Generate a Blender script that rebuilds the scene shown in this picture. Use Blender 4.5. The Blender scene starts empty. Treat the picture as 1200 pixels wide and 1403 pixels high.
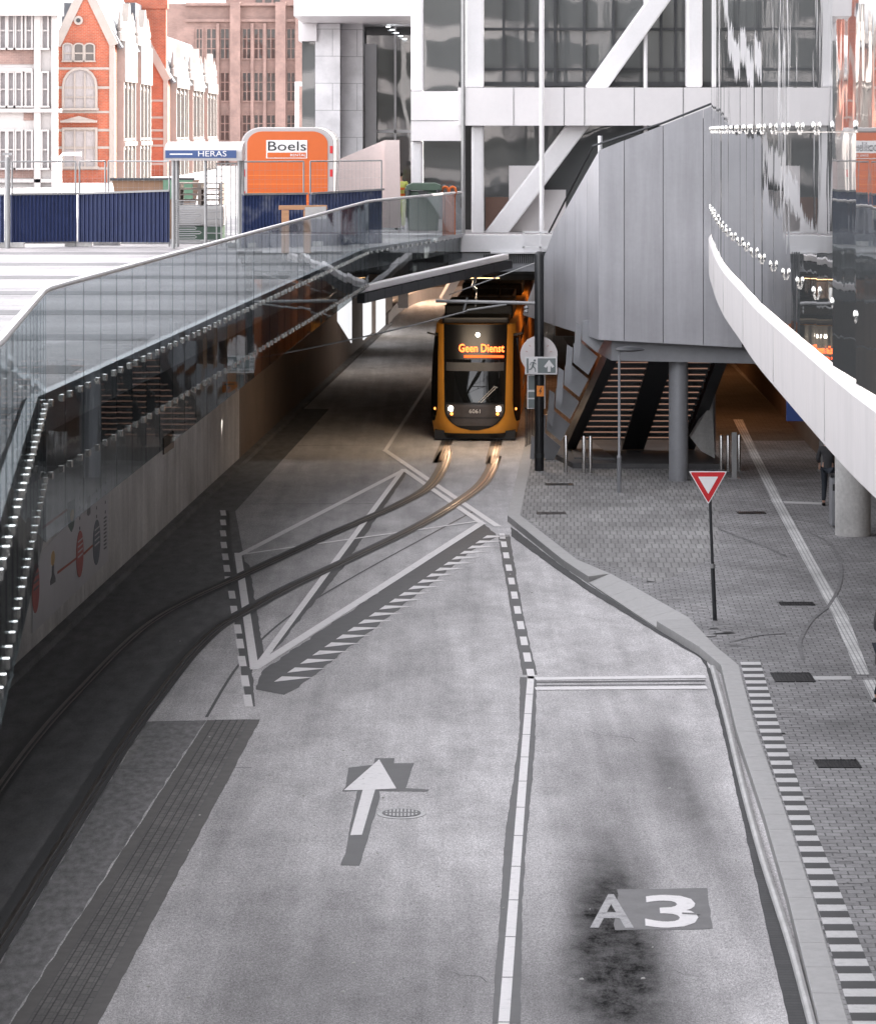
import bpy, bmesh, math, random
from mathutils import Vector, Matrix, noise
random.seed(7)
C = bpy.context.scene
COL = C.collection
H = 9.2            # eye height over the road
F = 4300.0         # focal length measured in photo pixels (1200 wide)
YH = 180.0         # row of the horizon

def G(x, y, h=9.2):            # survey: photo point on a level plane h below the eye
    s = (y - YH) / h
    return Vector(((x - 600) / s, F / s, H - h))
WL = lambda Y: -6.03 + .05 * (Y - 76.8)      # face of the left retaining wall
def Q(x, y, Y):                # survey: photo point at a known distance
    s = F / Y
    return Vector(((x - 600) / s, Y, H - (y - YH) / s))

# ------------------------------------------------------------------ materials
def nd(nt, t, **kw):
    n = nt.nodes.new(t)
    for k, v in kw.items():
        setattr(n, k, v)
    return n
def math_n(nt, op, a, b=None, c=None, clamp=False):
    n = nd(nt, 'ShaderNodeMath', operation=op); n.use_clamp = clamp
    for i, v in enumerate((a, b, c)):
        if v is None: continue
        if isinstance(v, (int, float)): n.inputs[i].default_value = v
        else: nt.links.new(v, n.inputs[i])
    return n.outputs[0]
def mixc(nt, fac, a, b, mode='MIX'):
    n = nd(nt, 'ShaderNodeMix', data_type='RGBA', blend_type=mode)
    for s, v in ((n.inputs[0], fac), (n.inputs[6], a), (n.inputs[7], b)):
        if isinstance(v, (int, float)): s.default_value = v
        elif isinstance(v, (tuple, list)): s.default_value = (*v[:3], 1)
        else: nt.links.new(v, s)
    return n.outputs[2]
def new(name):
    m = bpy.data.materials.new(name); m.use_nodes = True
    nt = m.node_tree
    return m, nt, nt.nodes['Principled BSDF']
def coords(nt, scale=(1, 1, 1), rot=(0, 0, 0), kind='Object'):
    tc = nd(nt, 'ShaderNodeTexCoord'); mp = nd(nt, 'ShaderNodeMapping')
    mp.inputs['Scale'].default_value = scale; mp.inputs['Rotation'].default_value = rot
    nt.links.new(tc.outputs[kind], mp.inputs[0])
    return mp.outputs[0]
def noise_n(nt, vec, scale, detail=4, rough=.55):
    n = nd(nt, 'ShaderNodeTexNoise')
    n.inputs['Scale'].default_value = scale; n.inputs['Detail'].default_value = detail; n.inputs['Roughness'].default_value = rough
    nt.links.new(vec, n.inputs['Vector'])
    return n.outputs[0]
def ramp(nt, fac, lo, hi, a=0., b=1.):
    n = nd(nt, 'ShaderNodeMapRange'); n.clamp = True
    nt.links.new(fac, n.inputs[0])
    for i, v in enumerate((lo, hi, a, b)): n.inputs[i + 1].default_value = v
    return n.outputs[0]
def bump(nt, p, h, dist=.01, strength=.5):
    b = nd(nt, 'ShaderNodeBump'); b.inputs['Strength'].default_value = strength; b.inputs['Distance'].default_value = dist
    nt.links.new(h, b.inputs['Height']); nt.links.new(b.outputs[0], p.inputs['Normal'])
def M(name, col, rough=.6, metal=0., var=.12, scale=3., stretch=(1, 1, 1), dirt=None, bmp=0., ior=None, rvar=.0):
    """base colour with weathering noise at two sizes"""
    m, nt, p = new(name)
    v = coords(nt, stretch)
    n1 = noise_n(nt, v, scale, 5); n2 = noise_n(nt, v, scale * 9, 3)
    f = math_n(nt, 'ADD', math_n(nt, 'MULTIPLY', n1, .65), math_n(nt, 'MULTIPLY', n2, .35))
    lo = tuple(c * (1 - var) for c in col); hi = tuple(min(1, c * (1 + var)) for c in col)
    c = mixc(nt, ramp(nt, f, .32, .68), lo, hi)
    if dirt:
        c = mixc(nt, ramp(nt, n1, .52, .75, 0, .7), c, dirt)
    nt.links.new(c, p.inputs['Base Color'])
    p.inputs['Roughness'].default_value = rough; p.inputs['Metallic'].default_value = metal
    if rvar:
        nt.links.new(ramp(nt, n1, .3, .7, rough - rvar, rough + rvar), p.inputs['Roughness'])
    if ior: p.inputs['IOR'].default_value = ior
    if bmp: bump(nt, p, f, bmp, .6)
    return m
def EM(name, col, strength):
    m, nt, p = new(name)
    p.inputs['Base Color'].default_value = (*[c * .5 for c in col], 1)
    p.inputs['Emission Color'].default_value = (*col, 1); p.inputs['Emission Strength'].default_value = strength
    return m

def road_mat():
    m, nt, p = new('road_concrete')
    at = nd(nt, 'ShaderNodeAttribute', attribute_name='wear_and_shade')
    streak = noise_n(nt, coords(nt, (2.6, .1, 1), (0, 0, .04)), 1.0, 5, .6)
    mid = noise_n(nt, coords(nt, (.8, .3, 1), (0, 0, .04)), 1.3, 8, .72)
    blot = noise_n(nt, coords(nt, (1, .55, 1)), 2.6, 8, .75)
    grain = noise_n(nt, coords(nt, (1, .42, 1)), 26, 3, .9); grit = noise_n(nt, coords(nt, (1, .42, 1)), 62, 2, .9)
    f = math_n(nt, 'MULTIPLY', ramp(nt, streak, .3, .7, .84, 1.14), ramp(nt, mid, .3, .7, .74, 1.2))
    f = math_n(nt, 'MULTIPLY', f, ramp(nt, blot, .35, .68, .9, 1.1))
    f = math_n(nt, 'MULTIPLY', f, ramp(nt, grain, .36, .64, .74, 1.24))
    f = math_n(nt, 'MULTIPLY', f, ramp(nt, grit, .34, .66, .58, 1.4))
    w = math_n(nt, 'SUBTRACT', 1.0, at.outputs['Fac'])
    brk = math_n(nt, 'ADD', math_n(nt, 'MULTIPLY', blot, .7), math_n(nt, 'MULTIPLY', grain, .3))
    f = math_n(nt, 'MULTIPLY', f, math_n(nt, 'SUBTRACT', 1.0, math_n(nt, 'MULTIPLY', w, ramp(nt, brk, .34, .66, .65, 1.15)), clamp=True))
    c = mixc(nt, 1.0, (.56, .545, .547), f, 'MULTIPLY')
    nt.links.new(c, p.inputs['Base Color'])
    p.inputs['Roughness'].default_value = .9; p.inputs['Specular IOR Level'].default_value = .15
    bump(nt, p, math_n(nt, 'ADD', grain, math_n(nt, 'MULTIPLY', grit, .6)), .012, .5)
    return m
def brick_mat(name, c1, c2, mortar, bw, bh, rot=0., offset=.5, mort=.008, rough=.75, warm=1., scale=1):
    m, nt, p = new(name)
    v = coords(nt, (1, 1, 1), (0, 0, rot))
    b = nd(nt, 'ShaderNodeTexBrick', offset=offset)
    nt.links.new(v, b.inputs['Vector'])
    b.inputs['Scale'].default_value = 1.; b.inputs['Brick Width'].default_value = bw; b.inputs['Row Height'].default_value = bh
    b.inputs['Mortar Size'].default_value = mort; b.inputs['Mortar Smooth'].default_value = .2; b.inputs['Bias'].default_value = -.1
    b.inputs['Color1'].default_value = (*c1, 1); b.inputs['Color2'].default_value = (*c2, 1); b.inputs['Mortar'].default_value = (*mortar, 1)
    n1 = noise_n(nt, coords(nt), .45, 6, .6); n2 = noise_n(nt, coords(nt), 18, 4, .7)
    f = math_n(nt, 'MULTIPLY', ramp(nt, n1, .3, .7, .68, 1.25), ramp(nt, n2, .3, .7, .8, 1.2))
    nt.links.new(mixc(nt, 1., b.outputs[0], f, 'MULTIPLY'), p.inputs['Base Color'])
    p.inputs['Roughness'].default_value = rough
    bump(nt, p, math_n(nt, 'SUBTRACT', math_n(nt, 'MULTIPLY', n2, .3), b.outputs['Fac']), .006, .6)
    return m
def wall_brick(name, c1, c2, mortar, bw=.25, bh=.09):
    """bricks on an upright wall: (x+y, z)"""
    m, nt, p = new(name)
    tc = nd(nt, 'ShaderNodeTexCoord'); sp = nd(nt, 'ShaderNodeSeparateXYZ'); cb = nd(nt, 'ShaderNodeCombineXYZ')
    nt.links.new(tc.outputs['Object'], sp.inputs[0])
    nt.links.new(math_n(nt, 'ADD', sp.outputs[0], sp.outputs[1]), cb.inputs[0]); nt.links.new(sp.outputs[2], cb.inputs[1])
    b = nd(nt, 'ShaderNodeTexBrick'); nt.links.new(cb.outputs[0], b.inputs['Vector'])
    b.inputs['Scale'].default_value = 1; b.inputs['Brick Width'].default_value = bw; b.inputs['Row Height'].default_value = bh; b.inputs['Mortar Size'].default_value = .012
    b.inputs['Color1'].default_value = (*c1, 1); b.inputs['Color2'].default_value = (*c2, 1); b.inputs['Mortar'].default_value = (*mortar, 1)
    n1 = noise_n(nt, tc.outputs['Object'], .7, 6, .65)
    nt.links.new(mixc(nt, 1., b.outputs[0], ramp(nt, n1, .3, .7, .7, 1.2), 'MULTIPLY'), p.inputs['Base Color'])
    p.inputs['Roughness'].default_value = .8
    return m
def concrete_wall_mat():
    m, nt, p = new('cast_concrete')
    st = noise_n(nt, coords(nt, (1, 1.2, .12)), 1.6, 6, .7); bl = noise_n(nt, coords(nt), .5, 5, .6); fi = noise_n(nt, coords(nt), 12, 4, .7)
    f = math_n(nt, 'MULTIPLY', ramp(nt, st, .3, .7, .72, 1.12), ramp(nt, bl, .3, .7, .75, 1.15))
    f = math_n(nt, 'MULTIPLY', f, ramp(nt, fi, .3, .7, .86, 1.12))
    nt.links.new(mixc(nt, 1., (.6, .585, .565), f, 'MULTIPLY'), p.inputs['Base Color'])
    p.inputs['Roughness'].default_value = .7
    bump(nt, p, fi, .01, .4)
    return m
def screen_glass(name, tint=(.72, .75, .76), wave=.0):
    """clear sheet: Schlick mix of see-through and mirror, same from both sides"""
    m, nt, p = new(name); nt.nodes.remove(p)
    out = nt.nodes['Material Output']
    lw = nd(nt, 'ShaderNodeLayerWeight'); lw.inputs[0].default_value = .5
    f5 = math_n(nt, 'POWER', lw.outputs['Facing'], 5.)
    fr = math_n(nt, 'ADD', math_n(nt, 'MULTIPLY', f5, .48), .03, clamp=True)
    tr = nd(nt, 'ShaderNodeBsdfTransparent'); tr.inputs[0].default_value = (*tint, 1)
    gl = nd(nt, 'ShaderNodeBsdfGlossy'); gl.inputs['Roughness'].default_value = .015; gl.inputs[0].default_value = (.92, .94, .95, 1)
    n1 = noise_n(nt, coords(nt, (1, 1, .35)), 2.2, 3, .5)
    b = nd(nt, 'ShaderNodeBump'); b.inputs['Strength'].default_value = .5; b.inputs['Distance'].default_value = .0015
    nt.links.new(n1, b.inputs['Height']); nt.links.new(b.outputs[0], gl.inputs['Normal'])
    mx = nd(nt, 'ShaderNodeMixShader')
    nt.links.new(fr, mx.inputs[0]); nt.links.new(tr.outputs[0], mx.inputs[1]); nt.links.new(gl.outputs[0], mx.inputs[2])
    nt.links.new(mx.outputs[0], out.inputs[0])
    return m
def dark_glass(name, base=(.012, .014, .015), wave=.006, wscale=1.2, stretch=(1, 1, .25), ior=1.7, rough=.015):
    m, nt, p = new(name)
    p.inputs['Base Color'].default_value = (*base, 1); p.inputs['Roughness'].default_value = rough; p.inputs['IOR'].default_value = ior
    n1 = noise_n(nt, coords(nt, stretch), wscale, 2, .4)
    bump(nt, p, n1, wave, 1.)
    return m

MT = {}
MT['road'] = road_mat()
MT['ground'] = M('packed_ground', (.16, .15, .14), .9)
MT['lane'] = M('asphalt_and_shade', (.14, .138, .139), .9, var=.35, scale=4, stretch=(1, .3, 1), bmp=.004)  # asphalt tone, darkened further to deepen the shade under the deck
MT['shoulder'] = M('speckled_shoulder_shade', (.19, .187, .188), .9, var=.5, scale=9, stretch=(1, .4, 1), bmp=.006)  # speckled surfacing, with some of the deck's shade in its tone
MT['pavemark'] = M('tyre_rubber_trace', (.175, .172, .174), .8, var=.35, scale=8)
MT['tick'] = M('pale_tick', (.62, .45, .42), .5)
MT['baystone'] = M('pale_bay_stone', (.2, .18, .165), .7, var=.12, scale=1.5)
MT['paint'] = M('white_road_paint', (.74, .72, .72), .6, var=.10, scale=7, dirt=(.42, .41, .41), bmp=.004)
MT['wornpaint'] = M('worn_road_paint', (.36, .355, .36), .65, var=.6, scale=6, dirt=(.06, .06, .06))
MT['patch'] = M('blackened_road', (.05, .05, .052), .6, var=.25, scale=4, bmp=.006)
MT['patch2'] = M('dull_road_patch', (.12, .118, .12), .6, var=.22, scale=4, bmp=.006)
MT['joint'] = M('joint_sealant', (.035, .035, .037), .55)
MT['groove'] = M('rail_bed_rubber', (.035, .036, .038), .5, var=.3)
MT['rail'] = M('dull_rail_steel', (.2, .18, .165), .3, 1., var=.25, scale=6)
MT['pave'] = brick_mat('clinker_paving', (.28, .275, .277), (.2, .196, .198), (.09, .09, .09), .21, .19, .04, mort=.011)
MT['pave2'] = brick_mat('square_paving', (.28, .275, .27), (.215, .21, .208), (.13, .13, .128), .16, .75, .04, offset=.5, mort=.016)
MT['hallfloor'] = brick_mat('hall_paving', (.12, .105, .095), (.09, .08, .072), (.05, .045, .04), .3, .3, .04, mort=.01)
MT['kerb'] = M('granite_kerb', (.37, .365, .36), .7, var=.1, scale=9, bmp=.003)
MT['kerbwet'] = M('kerb_edge_pipe', (.42, .415, .41), .6, 0, var=.2)
MT['gutter'] = brick_mat('gutter_clinker', (.05, .05, .052), (.038, .038, .04), (.02, .02, .02), .42, .105, .04)
MT['strip'] = brick_mat('inlaid_setts', (.15, .143, .136), (.1, .096, .092), (.03, .03, .03), .23, .11, math.pi / 2 + .044, mort=.009)
MT['stripside'] = M('sett_border', (.095, .09, .086), .7, var=.2, scale=5)
MT['tactile'] = brick_mat('ribbed_guide_tiles', (.66, .655, .645), (.58, .575, .57), (.36, .36, .36), .075, .3, .044, offset=0, mort=.012)
MT['tile_w'] = M('white_edge_tile', (.55, .545, .54), .6, var=.16, scale=6, dirt=(.33, .33, .33))
MT['tile_d'] = M('dark_edge_tile', (.04, .04, .042), .6, var=.25)
MT['iron'] = M('cast_iron', (.045, .045, .047), .5, .6, var=.25)
MT['concrete'] = concrete_wall_mat()
MT['plaza'] = brick_mat('plaza_slabs', (.34, .32, .32), (.3, .285, .285), (.22, .21, .21), .6, .3, 0, mort=.006)
MT['plazaband'] = brick_mat('plaza_dark_bands', (.15, .143, .145), (.13, .126, .128), (.08, .08, .08), .6, .3, 0, mort=.006)
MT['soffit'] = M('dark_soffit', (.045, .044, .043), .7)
MT['white'] = M('white_coated_steel', (.72, .71, .72), .38, var=.05, scale=1.5)
MT['whitepanel'] = M('white_facade_panel', (.7, .675, .68), .45, var=.04, scale=.8)
MT['tilewall'] = wall_brick('pale_facade_tile', (.74, .73, .745), (.7, .69, .705), (.4, .4, .41), 1.4, .9)
MT['slab'] = M('pale_fascia_concrete', (.38, .36, .36), .55, var=.12, scale=1.6, stretch=(1, 1, .2), dirt=(.34, .32, .31))
def panel_mat(name, col, rough, metal):
    m, nt, p = new(name)
    oi = nd(nt, 'ShaderNodeObjectInfo')
    st = noise_n(nt, coords(nt, (1.6, 1.6, .09)), 2.2, 6, .7); bl = noise_n(nt, coords(nt), .7, 5, .6); fi = noise_n(nt, coords(nt), 9, 4, .7)
    f = math_n(nt, 'MULTIPLY', ramp(nt, st, .35, .65, .9, 1.06), ramp(nt, bl, .3, .7, .93, 1.06))
    f = math_n(nt, 'MULTIPLY', f, ramp(nt, fi, .3, .7, .97, 1.03))
    f = math_n(nt, 'MULTIPLY', f, ramp(nt, oi.outputs['Random'], 0, 1, .93, 1.06))
    nt.links.new(mixc(nt, 1., col, f, 'MULTIPLY'), p.inputs['Base Color'])
    nt.links.new(ramp(nt, bl, .3, .7, rough - .08, rough + .1), p.inputs['Roughness']); p.inputs['Metallic'].default_value = metal
    bump(nt, p, bl, .02, .25)
    return m
MT['metalpanel'] = panel_mat('grey_satin_panel', (.36, .358, .378), .4, .25)
MT['greysteel'] = M('grey_painted_steel', (.26, .265, .28), .42, .2, var=.08)
MT['darksteel'] = M('dark_grey_steel', (.035, .037, .04), .42, .3, var=.15)
MT['black'] = M('black_paint', (.012, .0125, .014), .4)
MT['steel'] = M('brushed_stainless', (.62, .61, .6), .26, 1., var=.1, stretch=(8, 8, 1))
MT['galv'] = M('galvanised_steel', (.3, .3, .3), .5, .5, var=.12)
MT['glass'] = screen_glass('balustrade_glass')
MT['mirror'] = dark_glass('curved_facade_glass', (.06, .064, .066), .003, 1.1, (1, 1, .5), 1.9)
MT['facadeglass'] = dark_glass('central_facade_glass', (.1, .105, .105), .012, .6, (1, 1, .4), 1.7)
MT['rail_white'] = M('pale_handrail', (.62, .6, .6), .35, .3, var=.05)
MT['clip'] = M('polished_clip', (.8, .8, .78), .2, 1., var=.04)
MT['tramyellow'] = M('tram_yellow', (.97, .42, .06), .42, var=.03)
MT['tramglass'] = dark_glass('tram_window', (.008, .009, .01), .001, 1., ior=1.5)
MT['tramgrey'] = M('tram_dark_grey', (.05, .05, .052), .3)
MT['trammask'] = M('tram_front_grey', (.11, .1, .1), .25, .3)
MT['bulb'] = EM('headlamp', (1., .9, .75), 4)
MT['amber'] = EM('amber_lamp', (1., .3, .06), .5)
MT['led'] = EM('destination_led', (1., .13, .025), .75)
MT['ledbar'] = EM('destination_bar', (1., .09, .015), .35)
MT['lampwarm'] = EM('warm_luminaire', (1., .55, .25), 1.)
MT['lampcool'] = EM('cool_luminaire', (.9, .95, 1.), 1.)
MT['lit'] = EM('daylight_panel', (.95, .96, 1.), .11)
MT['step'] = EM('step_glow', (1., .56, .4), .026)
MT['signwhite'] = M('sign_white', (.78, .77, .77), .4, var=.03)
MT['signred'] = M('sign_red', (.55, .02, .025), .4, var=.04)
MT['signgreen'] = M('sign_grey_green', (.19, .22, .22), .4, var=.05)
MT['signorange'] = M('sign_orange', (.85, .27, .04), .45, var=.05)
MT['signblue'] = M('sign_blue', (.03, .06, .2), .4, var=.05)
MT['clockface'] = M('pale_disc', (.76, .71, .7), .5, var=.03)
MT['text_dark'] = M('dark_lettering', (.015, .015, .016), .5)
MT['brick'] = wall_brick('red_brick', (.33, .07, .03), (.26, .05, .022), (.25, .14, .1))
MT['brown'] = wall_brick('brown_brick', (.24, .15, .13), (.19, .12, .105), (.26, .19, .165))
MT['stone'] = M('pale_stone', (.27, .24, .22), .7, var=.1, scale=1.5)
MT['stucco'] = M('white_stucco', (.4, .38, .372), .7, var=.06, scale=.8)
MT['slate'] = M('slate_roof', (.06, .065, .075), .5, var=.2, scale=3)
MT['window'] = dark_glass('house_window', (.05, .045, .045), .02, 2., ior=1.5)
MT['curtain'] = M('net_curtain', (.27, .255, .26), .8, var=.12, scale=2)
MT['blue'] = M('blue_sheeting', (.02, .032, .095), .5, var=.25, scale=3, dirt=(.02, .03, .08))
MT['bluescuff'] = M('scuffed_blue_sheeting', (.025, .042, .12), .5, var=.3, scale=2, dirt=(.25, .26, .29))
MT['orange'] = M('trailer_orange', (.55, .105, .012), .4, var=.04)
MT['trailerwhite'] = M('trailer_white', (.42, .4, .395), .4, var=.05)
MT['heras'] = M('turnstile_blue', (.035, .075, .21), .4, var=.05)
MT['wood'] = M('raw_timber', (.36, .19, .1), .7, var=.18, scale=4, stretch=(1, 1, 5))
MT['pallet'] = M('grey_timber', (.18, .15, .13), .8, var=.2, scale=5)
MT['plaster'] = M('pinkish_plaster', (.68, .57, .54), .7, var=.07, scale=1.3)
MT['green'] = M('green_plastic', (.05, .085, .06), .45, var=.1)
MT['tarp'] = M('white_tarpaulin', (.34, .33, .32), .5, var=.12, scale=3, bmp=.03)
MT['hivis'] = M('hi_vis_yellow', (.4, .45, .1), .7, var=.06)
MT['hivisorange'] = M('hi_vis_orange', (.55, .12, .02), .7, var=.06)
MT['skin'] = M('skin', (.5, .3, .22), .55, var=.05)
MT['hair'] = M('dark_hair', (.03, .022, .018), .6)
MT['coat'] = M('dark_wool', (.035, .034, .036), .9, var=.2, scale=20)
MT['coat2'] = M('grey_wool', (.06, .058, .06), .9, var=.2, scale=20)
MT['jeans'] = M('dark_denim', (.022, .027, .036), .85, var=.2, scale=15)
MT['shoe'] = M('black_leather', (.012, .012, .012), .4)
MT['plinth'] = M('dark_concrete', (.085, .083, .085), .75, var=.18, scale=1.5)
MT['orangewall'] = M('ochre_tunnel_wall', (.27, .17, .105), .6, var=.12, scale=1.2, stretch=(1, 1, .3))
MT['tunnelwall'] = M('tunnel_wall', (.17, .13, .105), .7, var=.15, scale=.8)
MT['mural'] = M('mural_white', (.5, .49, .5), .6, var=.06, scale=1.5)
MT['em_green'] = M('emblem_green', (.03, .07, .06), .5); MT['em_red'] = M('emblem_red', (.36, .06, .05), .5)
MT['em_blue'] = M('emblem_slate', (.07, .085, .11), .5); MT['em_ochre'] = M('emblem_ochre', (.42, .25, .07), .5)
MT['em_dark'] = M('emblem_dark', (.1, .1, .11), .6)
MT['rust'] = M('rust_red', (.35, .1, .06), .7)

# ------------------------------------------------------------------ mesh builder
class MB:
    def __init__(s): s.v = []; s.f = []
    def add(s, vs, fs):
        o = len(s.v); s.v += [tuple(x) for x in vs]; s.f += [tuple(i + o for i in f) for f in fs]; return s
    def hexa(s, b, t):          # 4 bottom + 4 top points
        return s.add(list(b) + list(t), [(0, 3, 2, 1), (4, 5, 6, 7), (0, 1, 5, 4), (1, 2, 6, 5), (2, 3, 7, 6), (3, 0, 4, 7)])
    def box(s, x0, x1, y0, y1, z0, z1):
        return s.hexa([(x0, y0, z0), (x1, y0, z0), (x1, y1, z0), (x0, y1, z0)], [(x0, y0, z1), (x1, y0, z1), (x1, y1, z1), (x0, y1, z1)])
    def bar(s, a, b, w, h=None, up=(0, 0, 1)):   # rectangular bar from a to b
        h = h or w; a = Vector(a); b = Vector(b); d = (b - a).normalized()
        u = Vector(up)
        if abs(d.dot(u)) > .98: u = Vector((0, 1, 0))
        r = d.cross(u).normalized() * w / 2; u = r.cross(d).normalized() * h / 2
        return s.hexa([a - r - u, a + r - u, b + r - u, b - r - u], [a - r + u, a + r + u, b + r + u, b - r + u])
    def tube(s, pts, r, n=8, caps=True):
        pts = [Vector(p) for p in pts]; rs = r if isinstance(r, (list, tuple)) else [r] * len(pts)
        rings = []; pr = None
        for i, p in enumerate(pts):
            d = (pts[min(i + 1, len(pts) - 1)] - pts[max(i - 1, 0)]).normalized()
            if pr is None:
                a = Vector((0, 0, 1)) if abs(d.z) < .9 else Vector((1, 0, 0))
                pr = d.cross(a).normalized()
            else:
                pr = (pr - d * pr.dot(d)).normalized()
            q = d.cross(pr)
            rings.append([p + (pr * math.cos(2 * math.pi * k / n) + q * math.sin(2 * math.pi * k / n)) * rs[i] for k in range(n)])
        vs = [v for rg in rings for v in rg]; fs = []
        for i in range(len(pts) - 1):
            for k in range(n):
                fs.append((i * n + k, i * n + (k + 1) % n, (i + 1) * n + (k + 1) % n, (i + 1) * n + k))
        if caps: fs += [tuple(range(n))[::-1], tuple((len(pts) - 1) * n + k for k in range(n))]
        return s.add(vs, fs)
    def lathe(s, prof, cx=0, cy=0, n=20):        # prof: (r, z)
        vs = []; fs = []
        for r, z in prof:
            for k in range(n):
                a = 2 * math.pi * k / n; vs.append((cx + r * math.cos(a), cy + r * math.sin(a), z))
        for i in range(len(prof) - 1):
            for k in range(n):
                fs.append((i * n + k, i * n + (k + 1) % n, (i + 1) * n + (k + 1) % n, (i + 1) * n + k))
        fs += [tuple(range(n))[::-1], tuple((len(prof) - 1) * n + k for k in range(n))]
        return s.add(vs, fs)
    def prism(s, poly, off):                      # 3-D polygon extruded by vector
        n = len(poly); off = Vector(off)
        vs = [Vector(p) for p in poly] + [Vector(p) + off for p in poly]
        return s.add(vs, [tuple(range(n))[::-1], tuple(range(n, 2 * n))] + [(i, (i + 1) % n, n + (i + 1) % n, n + i) for i in range(n)])
    def ell(s, c, rx, ry, rz, n=12, m=8):
        vs = []; fs = []
        for j in range(m + 1):
            t = math.pi * j / m
            for k in range(n):
                a = 2 * math.pi * k / n
                vs.append((c[0] + rx * math.sin(t) * math.cos(a), c[1] + ry * math.sin(t) * math.sin(a), c[2] + rz * math.cos(t)))
        for j in range(m):
            for k in range(n):
                fs.append((j * n + k, (j + 1) * n + k, (j + 1) * n + (k + 1) % n, j * n + (k + 1) % n))
        return s.add(vs, fs)
    def build(s, name, m, parent=None, bevel=0., smooth=False, origin=None, kind=None):
        me = bpy.data.meshes.new(name); bm = bmesh.new()
        o = Vector(origin) if origin is not None else Vector((0, 0, 0))
        for v in s.v: bm.verts.new(Vector(v) - o)
        bm.verts.ensure_lookup_table()
        for f in s.f:
            try: bm.faces.new([bm.verts[i] for i in f])
            except ValueError: pass
        bmesh.ops.remove_doubles(bm, verts=bm.verts, dist=1e-5)
        bmesh.ops.recalc_face_normals(bm, faces=bm.faces)
        if bevel:
            bmesh.ops.bevel(bm, geom=[e for e in bm.edges if len(e.link_faces) == 2 and e.calc_face_angle(0) > .5], offset=bevel, segments=2, affect='EDGES', profile=.6)
        bm.to_mesh(me); bm.free()
        if smooth:
            for p in me.polygons: p.use_smooth = True
            try: me.set_sharp_from_angle(angle=math.radians(38))
            except Exception: pass
        me.materials.append(MT[m] if isinstance(m, str) else m)
        ob = bpy.data.objects.new(name, me); COL.objects.link(ob); ob.location = o
        if parent is not None:
            ob.parent = parent
            ob.matrix_parent_inverse = parent.matrix_basis.inverted()
        if kind: ob['kind'] = kind
        return ob
def tag(o, label=None, cat=None, group=None, kind=None):
    if label: o['label'] = label
    if cat: o['category'] = cat
    if group: o['group'] = group
    if kind: o['kind'] = kind
    return o
def thing(name, label, cat, loc=(0, 0, 0), rz=0., group=None):
    o = bpy.data.objects.new(name, None); COL.objects.link(o); o.empty_display_size = .3
    o.location = loc; o.rotation_euler = (0, 0, rz)
    return tag(o, label, cat, group)
def local(o):     # builder space = the thing's own axes: give parts an identity inverse
    for ch in o.children: ch.matrix_parent_inverse = Matrix()
def dup(root, loc=None, rz=None, label=None):
    r = root.copy(); COL.objects.link(r)
    if loc is not None: r.location = loc
    if rz is not None: r.rotation_euler = (0, 0, rz)
    if label: r['label'] = label
    for ch in list(root.children):
        c = ch.copy(); COL.objects.link(c); c.parent = r
        for g in list(ch.children):
            d = g.copy(); COL.objects.link(d); d.parent = c
    return r
def text(name, body, m, parent, mat, size, sx=1., depth=.004, align='CENTER'):
    cu = bpy.data.curves.new(name, 'FONT'); cu.body = body; cu.size = size; cu.extrude = depth; cu.align_x = align; cu.align_y = 'CENTER'
    cu.resolution_u = 3; cu.offset = {'destination_text': .006, 'letter_marking': .02}.get(name, 0)
    t = bpy.data.objects.new('tmp_text', cu); COL.objects.link(t)
    dg = bpy.context.evaluated_depsgraph_get()
    me = bpy.data.meshes.new_from_object(t.evaluated_get(dg)); me.name = name
    bpy.data.objects.remove(t); bpy.data.curves.remove(cu)
    me.transform(Matrix.Diagonal((sx, 1, 1, 1))); me.transform(mat)
    me.materials.clear(); me.materials.append(MT[m])
    ob = bpy.data.objects.new(name, me); COL.objects.link(ob)
    if parent is not None:
        ob.parent = parent; ob.matrix_parent_inverse = parent.matrix_basis.inverted()
    return ob
UPRIGHT = Matrix.Rotation(math.pi / 2, 4, 'X')      # text facing -Y
def at_up(p): return Matrix.Translation(p) @ UPRIGHT

def catmull(pts, sub=6):
    pts = [Vector(p) for p in pts]; out = []
    for i in range(len(pts) - 1):
        p0 = pts[max(i - 1, 0)]; p1 = pts[i]; p2 = pts[i + 1]; p3 = pts[min(i + 2, len(pts) - 1)]
        for k in range(sub):
            t = k / sub
            out.append(.5 * ((2 * p1) + (p2 - p0) * t + (2 * p0 - 5 * p1 + 4 * p2 - p3) * t * t + (3 * p1 - p0 - 3 * p2 + p3) * t ** 3))
    out.append(pts[-1]); return out
def ribbon(pts, w, z, t=.0, wr=None):                 # flat band along a line, with thickness t below z
    pts = [Vector(p) for p in pts]; L = []; R = []
    for i, p in enumerate(pts):
        d = pts[min(i + 1, len(pts) - 1)] - pts[max(i - 1, 0)]; d.z = 0; d.normalize(); n = Vector((d.y, -d.x, 0))
        ww = (wr[i] if wr else w) / 2
        L.append(Vector((p.x, p.y, z)) - n * ww); R.append(Vector((p.x, p.y, z)) + n * ww)
    mb = MB(); k = len(pts); vs = L + R
    if not t:
        mb.add(vs, [(i, i + 1, k + i + 1, k + i) for i in range(k - 1)])
    else:
        vs = vs + [v - Vector((0, 0, t)) for v in vs]
        fs = []
        for i in range(k - 1):
            fs += [(i, i + 1, k + i + 1, k + i), (2 * k + i, 3 * k + i, 3 * k + i + 1, 2 * k + i + 1), (i, 2 * k + i, 2 * k + i + 1, i + 1), (k + i, k + i + 1, 3 * k + i + 1, 3 * k + i)]
        fs += [(0, k, 3 * k, 2 * k), (k - 1, 3 * k - 1, 4 * k - 1, 2 * k - 1)]
        mb.add(vs, fs)
    return mb
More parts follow.
